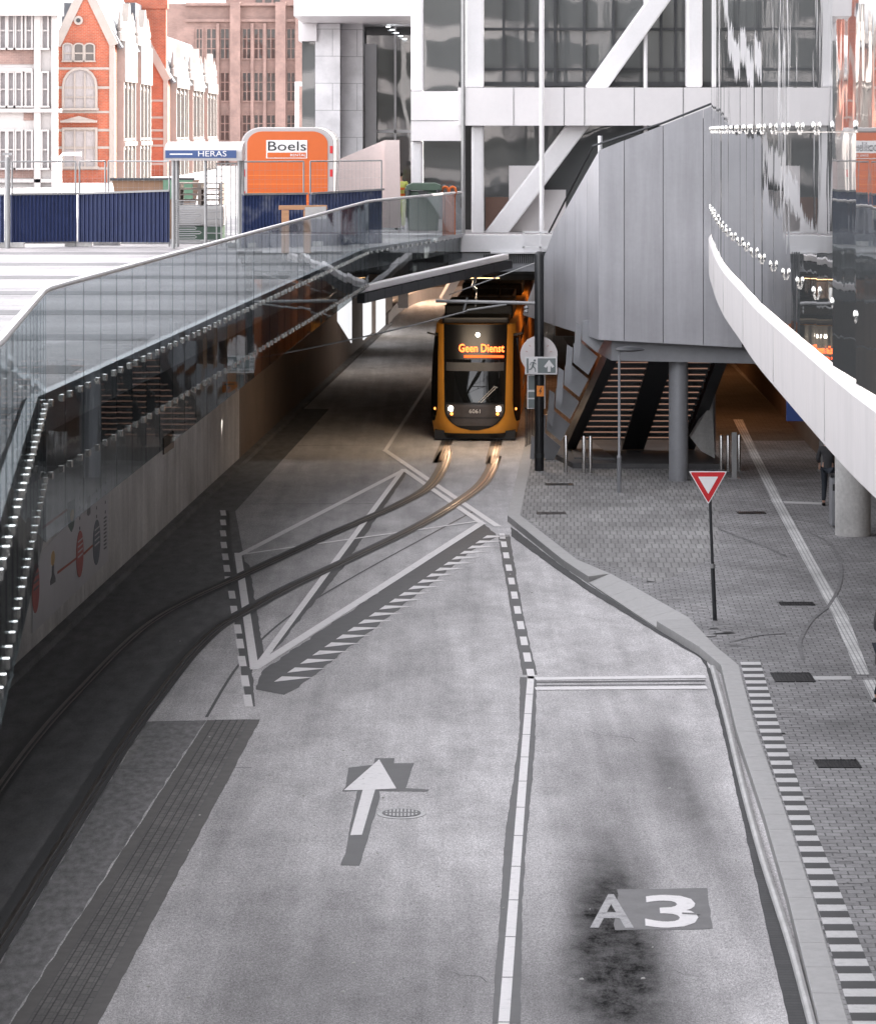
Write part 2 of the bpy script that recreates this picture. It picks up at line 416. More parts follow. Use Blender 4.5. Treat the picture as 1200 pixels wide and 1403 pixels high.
def flat(poly, z):
    return MB().add([(p[0], p[1], z) for p in poly], [tuple(range(len(poly)))])
def g2(*pts): return [G(x, y) for x, y in pts]
def wavy(poly, z, amp=.05, step=.25):                  # polygon with an uneven edge
    out = []
    n = len(poly)
    for i in range(n):
        a = Vector((*poly[i][:2], 0)); b = Vector((*poly[(i + 1) % n][:2], 0)); k = max(1, int((b - a).length / step))
        d = (b - a).normalized(); nn = Vector((d.y, -d.x, 0))
        for j in range(k):
            p = a.lerp(b, j / k)
            out.append(p + nn * amp * noise.noise(Vector((p.x * 2.1, p.y * 2.1, i * 3.3))))
    return flat(out, z)

# ================================================================== ROAD
def make_road():
    x0, x1, y0, y1 = -9.5, 6.5, -30., 178.
    mb = MB(); xs = [x0 + i * .25 for i in range(int((x1 - x0) / .25) + 1)]
    ys = [y0 + i * 2.5 for i in range(22)] + [25 + i * .3 for i in range(int(70 / .3))] + [95 + i * 2.5 for i in range(34)]
    nx = len(xs)
    for y in ys:
        for x in xs: mb.v.append((x, y, 0))
    for j in range(len(ys) - 1):
        for i in range(nx - 1): mb.f.append((j * nx + i, j * nx + i + 1, (j + 1) * nx + i + 1, (j + 1) * nx + i))
    r = mb.build('road', 'road', kind='structure')
    at = r.data.attributes.new('wear_and_shade', 'FLOAT', 'POINT')
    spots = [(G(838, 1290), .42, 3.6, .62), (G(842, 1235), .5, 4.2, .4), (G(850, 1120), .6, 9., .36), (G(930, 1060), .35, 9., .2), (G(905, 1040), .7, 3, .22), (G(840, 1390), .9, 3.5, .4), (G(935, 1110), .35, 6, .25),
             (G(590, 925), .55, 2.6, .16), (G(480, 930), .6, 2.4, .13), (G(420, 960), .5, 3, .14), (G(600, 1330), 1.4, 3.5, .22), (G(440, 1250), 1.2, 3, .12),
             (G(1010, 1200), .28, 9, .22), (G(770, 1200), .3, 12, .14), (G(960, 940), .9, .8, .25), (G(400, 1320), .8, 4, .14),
             (G(240, 770), 1.0, 4.5, .35), (G(560, 870), .6, 5, .1), (G(640, 820), .8, 5, .1), (Vector((-1.6, 82, 0)), 3.6, 15, .36), (Vector((-3.2, 64, 0)), 1.6, 9, .3), (G(330, 1150), .7, 6, .2), (G(620, 1380), 2.2, 3.2, .22), (G(380, 1403), 1.6, 4, .2)]  # broad spots at the tunnel mouth and tram crossing paint in shade
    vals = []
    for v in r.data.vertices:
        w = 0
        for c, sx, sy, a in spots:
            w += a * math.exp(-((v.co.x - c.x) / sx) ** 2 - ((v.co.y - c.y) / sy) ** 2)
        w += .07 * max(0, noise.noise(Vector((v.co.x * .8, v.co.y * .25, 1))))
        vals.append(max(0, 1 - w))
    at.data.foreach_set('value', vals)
    return r
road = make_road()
MB().add([(-400, -200, -.3), (400, -200, -.3), (400, 900, -.3), (-400, 900, -.3)], [(0, 1, 2, 3)]).build('ground', 'ground', kind='structure')

LZ = [0]
def line(a, b, w, z=None, name='lane_line', m='paint'):
    if z is None: LZ[0] += 1; z = .008 + .0006 * LZ[0]
    return ribbon([G(*a), G(*b)], w, z).build(name, m, road)
# dark remnants of older markings
wavy(g2((712, 928), (735, 928), (733, 1010), (729, 1070), (722, 1140), (716, 1230), (713, 1403), (674, 1403), (686, 1230), (692, 1140), (703, 1070), (711, 1010)), .004, .012, .12).build('dark_patch', 'patch', road)
wavy(g2((352, 945), (356, 921), (660, 716), (683, 735), (650, 752), (410, 942), (390, 952)), .004, .06).build('dark_patch', 'patch', road)
wavy(g2((478, 1052), (512, 1048), (514, 1039), (540, 1039), (540, 1046), (567, 1046), (556, 1080), (588, 1082), (585, 1085), (520, 1084), (520, 1095), (501, 1160), (493, 1186), (467, 1186), (474, 1165), (488, 1090), (490, 1084), (468, 1085), (474, 1078)), .004, .012, .1).build('dark_patch', 'patch', road)
wavy(g2((845, 1219), (968, 1217), (976, 1273), (842, 1275)), .004, .03).build('dark_patch', 'patch2', road)
wavy(g2((682, 733), (698, 733), (716, 840), (736, 925), (716, 925), (700, 840)), .0045, .02).build('dark_patch', 'patch', road)
wavy(g2((303, 700), (314, 700), (320, 770), (345, 905), (350, 968), (338, 968), (326, 880), (306, 770)), .004, .02).build('dark_patch', 'patch', road)
wavy(g2((328, 764), (342, 775), (360, 885), (364, 898), (352, 905)), .0045, .03).build('dark_patch', 'patch', road)
wavy(g2((552, 646), (558, 648), (470, 778), (376, 892), (372, 890), (446, 790)), .0048, .03).build('dark_patch', 'patch', road)
# white lines
for i in range(19):                                    # centre line laid in slabs
    y0 = 32.4 - 12 + i * (53 - 20.4) / 19; y1 = y0 + (53 - 20.4) / 19 - .035
    a = Vector((.677 + .0431 * (y0 - 32.35), y0, 0)); b = Vector((.677 + .0431 * (y1 - 32.35), y1, 0))
    ribbon([a, b], .115, .008).build('lane_line', 'paint', road)
line((733, 930.5), (966, 927.5), .34 * .8); line((733, 944), (968, 942.5), .27)
line((733, 935), (966, 933), .14, .006, 'joint_line', 'joint'); line((733, 939.5), (966, 938), .06, .006, 'joint_line', 'joint')
for i in range(11):
    t = i / 10
    y = 735 + (924 - 735) * (t ** 1.22); x = 688 + (727 - 688) * ((y - 735) / 189)
    p = G(x, y); ribbon([p - Vector((0, .45, 0)), p + Vector((-.003, .5, 0))], .125, .008).build('dash_marking', 'paint', road)
for x, y in ((340, 960), (336, 933), (332, 906), (329, 882), (326, 862), (321, 836), (318, 815), (313, 795), (311, 779), (309, 763), (307, 747), (306, 731), (306, 716), (306, 703)):
    p = G(x, y); ribbon([p + Vector((.05, -.55, 0)), p + Vector((-.045, .5, 0))], .13, .008).build('dash_marking', 'paint', road)
line((326, 762), (552, 645), .17); line((326, 758), (349, 918), .15); line((349, 916), (660, 717), .2); line((553, 643), (354, 912), .13)
line((332, 760), (660, 714), .12); line((527, 617), (682, 722), .17); line((552, 643), (662, 719), .16); line((527, 619), (592, 518), .11)
P0, P1 = G(381, 931), G(664, 736); dl = (P1 - P0).normalized(); n = 22
for i in range(n):
    c = P0.lerp(P1, i / (n - 1))
    flat([c - dl * .27, c + dl * .27, c + dl * .18 + Vector((.56, .0, 0))], .008).build('shark_tooth', 'paint', road)
flat(g2((519.5, 1041), (543, 1081), (514, 1082.5), (496, 1144.5), (480, 1145), (497, 1083), (471, 1083.5)), .008).build('arrow_marking', 'paint', road)
# A 3
def glyph(body, x0, x1, y0, y1, m, name):
    a = G(x0, y1); b = G(x1, y1); c = G((x0 + x1) / 2, y0)
    o = text(name, body, m, road, Matrix(), 1, 1, 0)
    vs = [v.co for v in o.data.vertices]; mnx = min(v.x for v in vs); mxx = max(v.x for v in vs); mny = min(v.y for v in vs); mxy = max(v.y for v in vs)
    for v in o.data.vertices:
        u = (v.co.x - mnx) / (mxx - mnx); w = (v.co.y - mny) / (mxy - mny)
        yy = a.y + (c.y - a.y) * w
        v.co = Vector((a.x + (b.x - a.x) * u + .08 * w, yy, .0085))
    return o
glyph('3', 884, 958, 1227, 1272, 'paint', 'letter_marking'); glyph('A', 808, 868, 1226, 1272, 'wornpaint', 'letter_marking')
for a, b, w_ in (((934, 1252.5), (958, 1253.5), .06),):
    line(a, b, w_, .0135, 'stencil_gap', 'patch2')
rng = random.Random(3)
for x0, y0, n_, dx, dy in ((760, 1175, 9, 13, 1), (600, 1330, 12, 10, 2), (800, 1000, 9, 12, 3), (880, 1330, 8, 13, 1)):
    pts = [G(x0 + i * dx + rng.gauss(0, 2.5), y0 + i * dy + rng.gauss(0, 1.5)) for i in range(n_)]
    ribbon(pts, .012, .003, wr=[.004 + .012 * math.sin(math.pi * i / (n_ - 1)) for i in range(n_)]).build('crack', 'joint', road)
db = MB()
for i in range(60):
    p = G(rng.uniform(200, 1060), 760 + 620 * rng.random() ** .8); r_ = rng.uniform(.008, .028)
    db.hexa([(p.x - r_, p.y - r_, .002), (p.x + r_, p.y - r_ * .6, .002), (p.x + r_ * .8, p.y + r_, .002), (p.x - r_, p.y + r_ * .7, .002)], [(p.x - r_ * .7, p.y - r_ * .6, .015), (p.x + r_ * .6, p.y - r_ * .5, .012), (p.x + r_ * .5, p.y + r_ * .6, .016), (p.x - r_ * .6, p.y + r_ * .5, .012)])
tag(db.build('litter', M('pale_litter', (.5, .49, .47), .8)), 'scattered pale bits of litter and grit on the road', None, None, 'stuff')
ribbon(catmull(g2((283, 983), (330, 908), (392, 848), (480, 793), (585, 735), (650, 700))), .05, .005).build('joint_line', 'joint', road)
for y in (1052, 828, 757, 690, 610):
    line((0, y + 2), (345 if y > 700 else 520, y), .03 + (.0 if y > 700 else .02), .003, 'joint_line', 'joint')
# inlaid brick strip
sa, sb, sc, sd = G(284, 987), G(357, 986), G(135, 1403), G(15, 1403)
def ext(a, b, t): return a + (b - a) * t
sc2, sd2 = ext(sb, sc, 1.6), ext(sa, sd, 1.6)
wavy([sa, sb, sc2, sd2], .004, .016, .07).build('brick_strip', 'stripside', road)
i0, i1, i2, i3 = sa.lerp(sb, .16), sa.lerp(sb, .8), sd2.lerp(sc2, .2), sd2.lerp(sc2, .8)
flat([i0, i1, i3, i2], .0075).build('sett_rows', 'strip', road)
for t in (0., .2, .4, .6, .8, 1.):
    ribbon([i0.lerp(i1, t), i2.lerp(i3, t)], .012, .0095).build('joint_line', 'joint', road)
# tram track
RA = [(612, 606), (612, 618), (606, 641), (587, 668), (548, 691), (510, 708), (452, 733), (420, 748), (332, 789), (262, 821), (210, 850), (168, 884), (115, 938), (60, 998), (0, 1076), (-60, 1170), (-140, 1330)]
RB = [(680, 606), (679, 626), (663, 660), (625, 690), (567, 724), (472, 770), (395, 806), (337, 838), (297, 861), (259, 897), (217, 950), (182, 997), (140, 1062), (0, 1286), (-80, 1420)]
track = thing('tram_track', None, None); del_keys = [k for k in ('label', 'category') if k in track]
track['kind'] = 'structure'
for R in (RA, RB):
    pts = [G(*p) for p in R]
    d = Vector((.047, 1, 0)); pts = [pts[0] + d * 70] + pts
    cp = catmull(pts, 6)
    ribbon(cp, .34, .018).build('rail_bed', 'groove', track, kind='structure')
    ribbon(cp, .055, .026, .02).build('rail', 'rail', track, kind='structure')
    ribbon([p + Vector((.085, 0, 0)) for p in cp], .022, .023, .014).build('guard_lip', 'rail', track, kind='structure')
LANE = [G(*p) for p in RB]; LANE = [LANE[0] + Vector((.047, 1, 0)) * 70] + LANE
lane = catmull(LANE, 6); lane = [p for p in lane if 20 < p.y < 60.5]
lp_ = [(p.x + .16, p.y) for p in lane] + [(-8.9, lane[-1].y), (WL(60), 60), (WL(104), 104), (-3.6, 104), (-4.9, 76)]
flat(lp_, .0025).build('tram_lane', 'lane', kind='structure')
sho = [p for p in lane if p.y < 49.1][::-1]
wavy([(-5.6, 20)] and [(p.x + .17, p.y) for p in sho[::1]] + [(sa.x - .02, sa.y), (ext(sa, sd, 1.6).x - .02, ext(sa, sd, 1.6).y)], .0022, .03, .2).build('road_shoulder', 'shoulder', kind='structure')
# manhole
mh = thing('manhole_cover', 'round slotted iron manhole cover beside the white arrow on the road', 'manhole cover', G(550, 1115))
mo = G(550, 1115)
MB().lathe([(.33, 0), (.33, .008), (.29, .012), (.27, .012)], mo.x, mo.y, 32).build('rim', 'galv', mh)
MB().lathe([(.262, .004), (.262, .016), (.01, .016)], mo.x, mo.y, 32).build('lid', 'iron', mh)
sl = MB()
for i in range(9):
    for sgn in (-1, 1):
        x = -.2 + i * .05; l = math.sqrt(max(0, .23 ** 2 - x * x))
        sl.box(mo.x + x - .012, mo.x + x + .012, mo.y + sgn * (.03 + l) / 2 - (l - .03) / 2, mo.y + sgn * (.03 + l) / 2 + (l - .03) / 2, .012, .019)
sl.build('ribs', 'galv', mh)

# ================================================================== PAVEMENT AND KERB
PH = 9.05
KP = [(722, 598), (715, 622), (706, 660), (695, 706), (771, 767), (806, 790), (899, 851), (957, 886), (987, 911), (1009, 1003), (1046, 1116), (1079, 1230), (1121, 1399)]
K = [G(x, y, PH) for x, y in KP]
K = [K[0] + Vector((.047, 1, 0)) * 80] + K
K.append(K[-1] + (K[-1] - K[-2]).normalized() * 45)
def offs(pts, d):
    out = []
    for i, p in enumerate(pts):
        t = pts[min(i + 1, len(pts) - 1)] - pts[max(i - 1, 0)]; t.z = 0; t.normalize()
        out.append(p + Vector((-t.y, t.x, 0)) * d)
    return out
wd = [.3] * len(K); 
KI = [K[i] + (offs(K, .3)[i] - K[i]) for i in range(len(K))]
KI[6] = G(836, 786, PH); KI[7] = G(944, 847, PH)
def kerb_run(i0, i1, ztop, zedge=None):
    mb = MB()
    for i in range(i0, i1):
        a, b, c, d = K[i], K[i + 1], KI[i + 1], KI[i]
        L = (b - a).length; k = max(1, round(L / 1.0))
        for j in range(k):
            t0, t1 = j / k, (j + 1) / k - .004 / L * 2
            p = [a.lerp(b, t0), a.lerp(b, t1), d.lerp(c, t1), d.lerp(c, t0)]
            ze = zedge if zedge else ztop
            zz = [ze, ze, ztop, ztop]
            mb.hexa([(q.x, q.y, -.1) for q in p], [(q.x, q.y, z) for q, z in zip(p, zz)])
    return mb
kerb = kerb_run(0, 6, .156).build('kerb', 'kerb', kind='structure', bevel=.012)
kerb_run(7, len(K) - 1, .156).build('kerb', 'kerb', kind='structure', bevel=.012)
kerb_run(6, 7, .156, .035).build('dropped_kerb', 'kerb', kind='structure')
pv = [(p.x, p.y) for p in KI] + [(40, KI[-1].y), (40, 140), ]
flat(pv, .15).build('pavement', 'pave', kind='structure')
# lighter square paving by the tram stop end
flat([G(722, 610, PH), G(712, 665, PH), G(707, 700, PH), G(790, 760, PH), G(900, 800, PH), G(985, 760, PH), G(985, 650, PH), G(745, 622, PH)], .154).build('paving_field', 'pave2', kind='structure')
flat([G(992, 604, PH), G(1108, 604, PH), (11.6, 138, 0), (5.5, 138, 0), (5.5, 92, 0)], .155).build('hall_floor', 'hallfloor', kind='structure')
# edge strip and gutter
ES = [G(x, y, 9.14) for x, y in ((976, 915), (995, 984), (1017, 1076), (1045, 1178), (1083, 1296), (1112, 1403), (1150, 1545))]
MB().tube(catmull(ES), .05, 8).build('kerb_edge_strip', 'kerbwet', kind='structure', smooth=True)
GL = g2((967, 915), (985, 984), (1003, 1062), (1022, 1147), (1047, 1260), (1080, 1403), (1112, 1545)); GR = g2((976, 916), (995, 986), (1017, 1079), (1045, 1181), (1083, 1299), (1112, 1407), (1150, 1545))
wavy(GL + GR[::-1], .006, .012, .07).build('gutter', 'gutter', kind='structure')
wavy(g2((700, 722), (700, 735), (770, 786), (808, 812), (900, 868), (960, 902), (972, 922), (966, 902), (905, 862), (808, 803), (772, 778)), .0055, .02, .2).build('gutter', 'gutter', kind='structure')
# striped edge tiles
SLf = [G(x, y, PH) for x, y in ((1013, 905), (1031, 973), (1064, 1072), (1097, 1171), (1127, 1267), (1163, 1388), (1210, 1545))]
SRt = [G(x, y, PH) for x, y in ((1040, 904), (1058, 966), (1079, 1032), (1112, 1127), (1145, 1208), (1189, 1322), (1222, 1400), (1278, 1545))]
def atY(L, Y):
    for a, b in zip(L, L[1:]):
        if (a.y - Y) * (b.y - Y) <= 0:
            return a.lerp(b, (Y - a.y) / (b.y - a.y)).x
    return L[-1].x
tw, td = MB(), MB(); yy = 53.5; i = 0
while yy > 28:
    y2 = yy - .3; mb = tw if i % 2 == 0 else td
    q = [(atY(SLf, yy), yy), (atY(SRt, yy), yy), (atY(SRt, y2), y2 + .006), (atY(SLf, y2), y2 + .006)]
    mb.add([(a, b, .158) for a, b in q], [(0, 1, 2, 3)]); yy = y2; i += 1
tw.build('edge_tile_stripes', 'tile_w', kind='structure'); td.build('edge_tile_stripes', 'tile_d', kind='structure')
TL = [G(x, y, PH) for x, y in ((1004, 575), (1018, 604), (1057, 687), (1098, 765), (1140, 843), (1174, 925))]
TR = [G(x, y, PH) for x, y in ((1017, 575), (1031, 606), (1072, 688), (1115, 767), (1161, 845), (1191, 925))]
flat(TL + TR[::-1], .159).build('guide_strip', 'tactile', kind='structure')
flat([G(1181, 932, PH), G(1198, 932, PH), G(1245, 1030, PH), G(1228, 1030, PH)], .159).build('guide_strip', 'tactile', kind='structure')
flat([G(1072, 687, PH), G(1130, 689, PH), G(1131, 692, PH), G(1074, 690, PH)], .159).build('paving_line', 'tile_w', kind='structure')
flat([G(1113, 927, PH), G(1165, 927, PH), G(1167, 932, PH), G(1114, 932, PH)], .159).build('paving_line', 'tile_w', kind='structure')
# pale random bricks along the borders
pb = MB()
for i in range(150):
    t = random.random(); a, b = random.choice((((960, 835), (1015, 890)), ((1040, 905), (1165, 1250)), ((1085, 760), (1170, 900)), ((1090, 690), (1200, 790)), ((840, 760), (1000, 870))))
    p = G(a[0] + (b[0] - a[0]) * t + random.gauss(0, 11), a[1] + (b[1] - a[1]) * t + random.gauss(0, 6), PH)
    pb.add([(p.x - .1, p.y - .05, .1555), (p.x + .1, p.y - .05, .1555), (p.x + .1, p.y + .05, .1555), (p.x - .1, p.y + .05, .1555)], [(0, 1, 2, 3)])
pb.build('pale_paving_bricks', M('pale_brick', (.24, .235, .235), .75), kind='structure')

for pts in (((1108, 730), (1135, 745), (1150, 770), (1150, 800), (1135, 830), (1112, 850), (1095, 880), (1100, 905)), ((985, 725), (1010, 735), (1050, 750), (1075, 762)), ((1000, 880), (1015, 876), (1040, 871), (1075, 868))):
    ribbon(catmull([G(x, y, PH) for x, y in pts], 5), .07, .1605).build('skid_mark', MT['pavemark'], kind='structure')
def grate(x, y, w, d, label, double=False):
    p = G(x, y, PH); o = thing('drain_grate', label, 'drain grate', (p.x, p.y, .158), 0, 'iron drain grates in the pavement')
    for k in range(2 if double else 1):
        ox = p.x - w / 2 + (k * w / 2 if double else 0); ww = w / 2 - .015 if double else w
        MB().box(ox, ox + ww, p.y - d / 2, p.y + d / 2, .12, .1575).build('pit', 'black', o)
        f = MB()
        f.box(ox, ox + ww, p.y - d / 2, p.y - d / 2 + .03, .157, .166).box(ox, ox + ww, p.y + d / 2 - .03, p.y + d / 2, .157, .166)
        n = int(ww / .05)
        for i in range(n + 1):
            xx = ox + i * (ww - .015) / n; f.box(xx, xx + .015, p.y - d / 2 + .031, p.y + d / 2 - .031, .157, .166)
        f.build('grate_bars', 'iron', o)
grate(766, 664, .72, .4, 'iron drain grate in the pavement nearest the dark overhead pole')
grate(755, 703.5, .7, .4, 'iron drain grate near the kerb corner, below the other one by the pole')
grate(1029, 703, .66, .4, 'iron drain grate left of the pale guide strip, behind the yield sign')
grate(1091, 827.5, .66, .4, 'iron drain grate right of the yield sign pole, beside the guide strip')
grate(1086, 928.5, .68, .85, 'double iron drain grate beside the top of the striped edge tiles', True)
grate(1147, 1047, .62, .55, 'iron drain grate closest to the camera in the dark paving')

# ================================================================== LEFT DECK, RETAINING WALL, GLASS SCREEN
ZP = 6.25
E = [(-1.5, 5), (-3.0, 21.5), (-4.3, 34.4), (-1.72, 77.8), (.665, 89.4)]
inset = [(-1.75, 5), (-3.25, 21.5), (-4.56, 34.4), (-2.0, 77.9), (.6, 89.65)]
def slab(poly, z0, z1): return MB().prism([(x, y, z0) for x, y in poly], (0, 0, z1 - z0))
deckp = inset + [(60, 89.65), (60, 330), (-90, 330), (-90, 5)]
slab(deckp, 5.75, ZP).build('plaza_deck', 'plaza', kind='structure')
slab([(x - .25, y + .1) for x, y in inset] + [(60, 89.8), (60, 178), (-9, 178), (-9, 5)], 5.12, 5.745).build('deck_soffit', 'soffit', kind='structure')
for y0 in (26, 32.2, 38.2, 44.3, 50.4, 56.6, 62.8, 69., 75.2):
    ex = atY([Vector((a, b, 0)) for a, b in inset], y0)
    MB().box(-60, ex - .12, y0, y0 + 1.3, ZP + .001, ZP + .005).build('plaza_band', 'plazaband', kind='structure')
MB().box(-60, -6, 82.2, 82.5, ZP, ZP + .1).build('plaza_kerb', 'kerb', kind='structure')
slab([(-90, -45), (60, -45), (60, 9), (-90, 9)], 5.12, ZP - .02).build('unseen_walkway', 'plaza', kind='structure')  # unseen deck below the viewer, added to block sky light from behind
MB().box(-12, 20, -45, -44, 0, 5.1).build('unseen_end_wall', 'concrete', kind='structure')  # unseen wall, added to keep the space under that deck dark
# retaining wall
wall = thing('retaining_wall', 'long grey concrete wall along the left of the tram lane below the plaza', 'wall', (WL(50), 50, 0))
y = 8.; k = 0
while y < 152:
    y2 = y + 6.6
    MB().hexa([(WL(y) - .5, y, 0), (WL(y), y, 0), (WL(y2 - .03), y2 - .03, 0), (WL(y2 - .03) - .5, y2 - .03, 0)], [(WL(y) - .5, y, 5.12), (WL(y), y, 5.12), (WL(y2 - .03), y2 - .03, 5.12), (WL(y2 - .03) - .5, y2 - .03, 5.12)]).build('wall_panel', 'concrete' if y < 84 else 'tunnelwall', wall)  # darker material past the portal deepens the shade there
    y = y2
MB().hexa([(WL(8), 8, 0), (WL(8) + .22, 8, 0), (WL(150) + .22, 150, 0), (WL(150), 150, 0)], [(WL(8), 8, .12), (WL(8) + .18, 8, .1), (WL(150) + .18, 150, .1), (WL(150), 150, .12)]).build('base_kerb', 'lane', wall)
def onwall(x, y, d=.02):       # photo point -> wall face
    r = (x - 600) / F
    Y = (-6.03 - .05 * 76.8) / (r - .05)
    return Vector((WL(Y) + d, Y, H - (y - YH) * Y / F))
NW = Vector((1, -.05, 0)).normalized()
def wallpoly(pts, t, base=.004): return MB().prism([onwall(x, y, base) for x, y in pts], NW * t)
wallpoly(((223, 600), (237, 590), (237, 613), (223, 623)), .03).build('vent_grille', 'darksteel', wall)
for (a, b, c, d) in (((462, 415), (481, 400), (481, 470), (462, 440)), ((497, 392), (508, 392), (508, 456), (497, 466)), ((515, 392), (527, 392), (527, 450), (515, 456))):
    wallpoly((a, b, c, d), .03).build('daylight_panel', 'lit', wall)  # glowing panels standing in for openings to daylight
mural = thing('wall_mural', 'pale mural with coloured round emblems painted on the concrete wall', 'mural', onwall(100, 800))
wallpoly(((44, 770), (148, 655), (148, 768), (44, 868)), .012).build('mural_ground', 'mural', mural)
def emb(cx, cy, rx, ry, m, name, tilt=.9, n=20, pts=None, base=.0165):
    # ellipse in image proportion on the wall
    P = [(cx + rx * math.cos(2 * math.pi * k / n), cy + ry * math.sin(2 * math.pi * k / n) - tilt * rx * math.cos(2 * math.pi * k / n)) for k in range(n)] if pts is None else pts
    return wallpoly(P, .006, base).build(name, m, mural)
emb(48, 806, 5, 34, 'em_red', 'emblem'); emb(108.5, 759, 5, 32, 'em_red', 'emblem'); emb(131.5, 743, 5, 31, 'em_blue', 'emblem')
emb(0, 0, 0, 0, 'em_green', 'emblem', pts=[(92, 690), (102, 683), (102, 705), (100, 722), (97, 729), (93, 722), (92, 705)])
emb(97.5, 706, 2.6, 8, 'em_ochre', 'emblem_mark', base=.023)
emb(71.5, 765, 2.6, 10, 'em_ochre', 'emblem'); emb(0, 0, 0, 0, 'em_dark', 'emblem', pts=[(70, 776), (73, 773), (73, 785), (75, 792), (75, 797), (68, 802), (68, 796), (70, 789)])
emb(0, 0, 0, 0, 'em_dark', 'emblem', pts=[(118.5, 682), (123, 678), (123, 703), (120.5, 707), (118.5, 705)])
for k in range(4):
    emb(0, 0, 0, 0, 'mural', 'emblem_mark', pts=[(105.5, 742 + k * 7), (112, 736 + k * 7), (112, 738 + k * 7), (105.5, 744 + k * 7)], base=.023)
    emb(0, 0, 0, 0, 'mural', 'emblem_mark', pts=[(128.5, 726 + k * 7), (135, 720 + k * 7), (135, 722 + k * 7), (128.5, 728 + k * 7)], base=.023)
    emb(0, 0, 0, 0, 'em_dark', 'emblem_mark', pts=[(45, 780 + k * 9), (51.5, 774 + k * 9), (51.5, 777 + k * 9), (45, 783 + k * 9)], base=.023)
for (x0, y0, x1, y1) in ((57, 722, 91, 697), (78, 783, 103, 764), (114, 757, 126, 746)):
    emb(0, 0, 0, 0, 'rust', 'dotted_line', pts=[(x0, y0), (x1, y1), (x1, y1 + 3), (x0, y0 + 3.5)])
for (x, y0, y1) in ((108.5, 681, 722), (131.5, 671, 706), (143.5, 660, 700)):
    for k in range(4):
        yy = y0 + (y1 - y0) * k / 3.
        emb(0, 0, 0, 0, 'em_dark', 'dotted_line', pts=[(x - .5, yy), (x + .5, yy - 1), (x + .5, yy + 3), (x - .5, yy + 4)])
for k in range(9):
    yy = 708 + k * 5.2
    emb(0, 0, 0, 0, 'em_dark', 'lettering', pts=[(141.5, yy + 1.5), (145, yy - 1.5), (145, yy + 1.2), (141.5, yy + 3.4)])

# glass screen
screen = thing('glass_screen', 'long clear glass balustrade hanging over the edge of the left plaza with pale handrail', 'glass balustrade', (-4.3, 34.4, ZP))
def along(a, b, step):
    a = Vector((*a, 0)); b = Vector((*b, 0)); n = max(1, round((b - a).length / step))
    return [a.lerp(b, i / n) for i in range(n + 1)]
runs = []
def zr(Y): return H - 1.76 if Y > 34 else H - 1.76 + (34.4 - Y) / 12.9 * .29
def zb(Y):
    if Y < 34.4: return H - 4.36 + (34.4 - Y) / 12.9 * .3
    if Y < 78: return H - 4.5 + (Y - 34.4) / 43.4 * .65
    return H - 3.85 + (Y - 77.8) / 11.6 * .25
clips = []
pan = 0
for ri, (a, b) in enumerate(((E[0], E[1]), (E[1], E[2]), (E[2], E[3]), (E[3], E[4]))):
    P = along(a, b, 1.2)
    for p, q in zip(P, P[1:]):
        if p.y < 12: continue
        d = (q - p).normalized(); nr = Vector((d.y, -d.x, 0))
        q2 = q - d * .012
        yaw = random.gauss(0, .0022)
        o1 = nr * yaw; o2 = -nr * yaw
        A, B = p + o1, q2 + o2
        pn = MB().hexa([(A.x, A.y, zb(p.y)), (B.x, B.y, zb(q.y)), (B.x + nr.x * .012, B.y + nr.y * .012, zb(q.y)), (A.x + nr.x * .012, A.y + nr.y * .012, zb(p.y))],
                       [(A.x, A.y, zr(p.y)), (B.x, B.y, zr(q.y)), (B.x + nr.x * .012, B.y + nr.y * .012, zr(q.y)), (A.x + nr.x * .012, A.y + nr.y * .012, zr(p.y))]).build('glass_panel', 'glass', screen)
        for t in (.22, .78):
            for z in (H - 3.0, H - 3.8):
                if ri == 3 and z < H - 3.4: continue
                clips.append((p.lerp(q, t), d, nr, z, pn))
def clip_mesh(mb, c, d, nr, z):
    mb.bar((c.x - nr.x * .012, c.y - nr.y * .012, z), (c.x + nr.x * .036, c.y + nr.y * .036, z), .09, .075)
    return mb
clips.sort(key=lambda k: abs(k[0].y - 36))
for c, d, nr, z, pn in clips[:100]:
    clip_mesh(MB(), c, d, nr, z).build('clip', 'clip', pn)
mb = MB()
for c, d, nr, z, pn in clips[100:]: clip_mesh(mb, c, d, nr, z)
mb.build('clip', 'clip', screen, kind='stuff')
HR = [Vector((x, y, zr(y) + .03)) for x, y in E]
HR = [HR[0], HR[1], HR[1].lerp(HR[2], .93), HR[2] + Vector((.02, .1, 0)), HR[2].lerp(HR[3], .03), HR[2].lerp(HR[3], .985), HR[3].lerp(HR[4], .06), HR[4]]
MB().tube(HR, .036, 8).build('handrail', 'rail_white', screen, smooth=True)
mb = MB()
for a, b in zip(inset[1:4], inset[2:5]):
    A = Vector((*a, H - 2.96)); B = Vector((*b, H - 2.96)); mb.bar(A + Vector((.12, 0, 0)), B + Vector((.12, 0, 0)), .12, .1)
mb.build('edge_rail', 'greysteel', screen)
t0 = Vector((-2.0, 77.2, H - 3.9)); t1 = Vector((1.9, 88.5, H - 3.53))
MB().bar(t0, t1, .22, .17).build('lower_trim', 'whitepanel', screen, bevel=.03)
mb = MB()
mb.bar(t0 + Vector((.1, .2, -.22)), t1 + Vector((.1, .2, -.22)), .2, .24); mb.build('lower_beam', 'darksteel', screen)
for i in range(9):
    p = t0.lerp(t1, .06 + i * .105); MB().box(p.x - .04, p.x + .04, p.y - .3, p.y - .1, p.z - .33, p.z - .1).build('bracket', 'darksteel', screen)
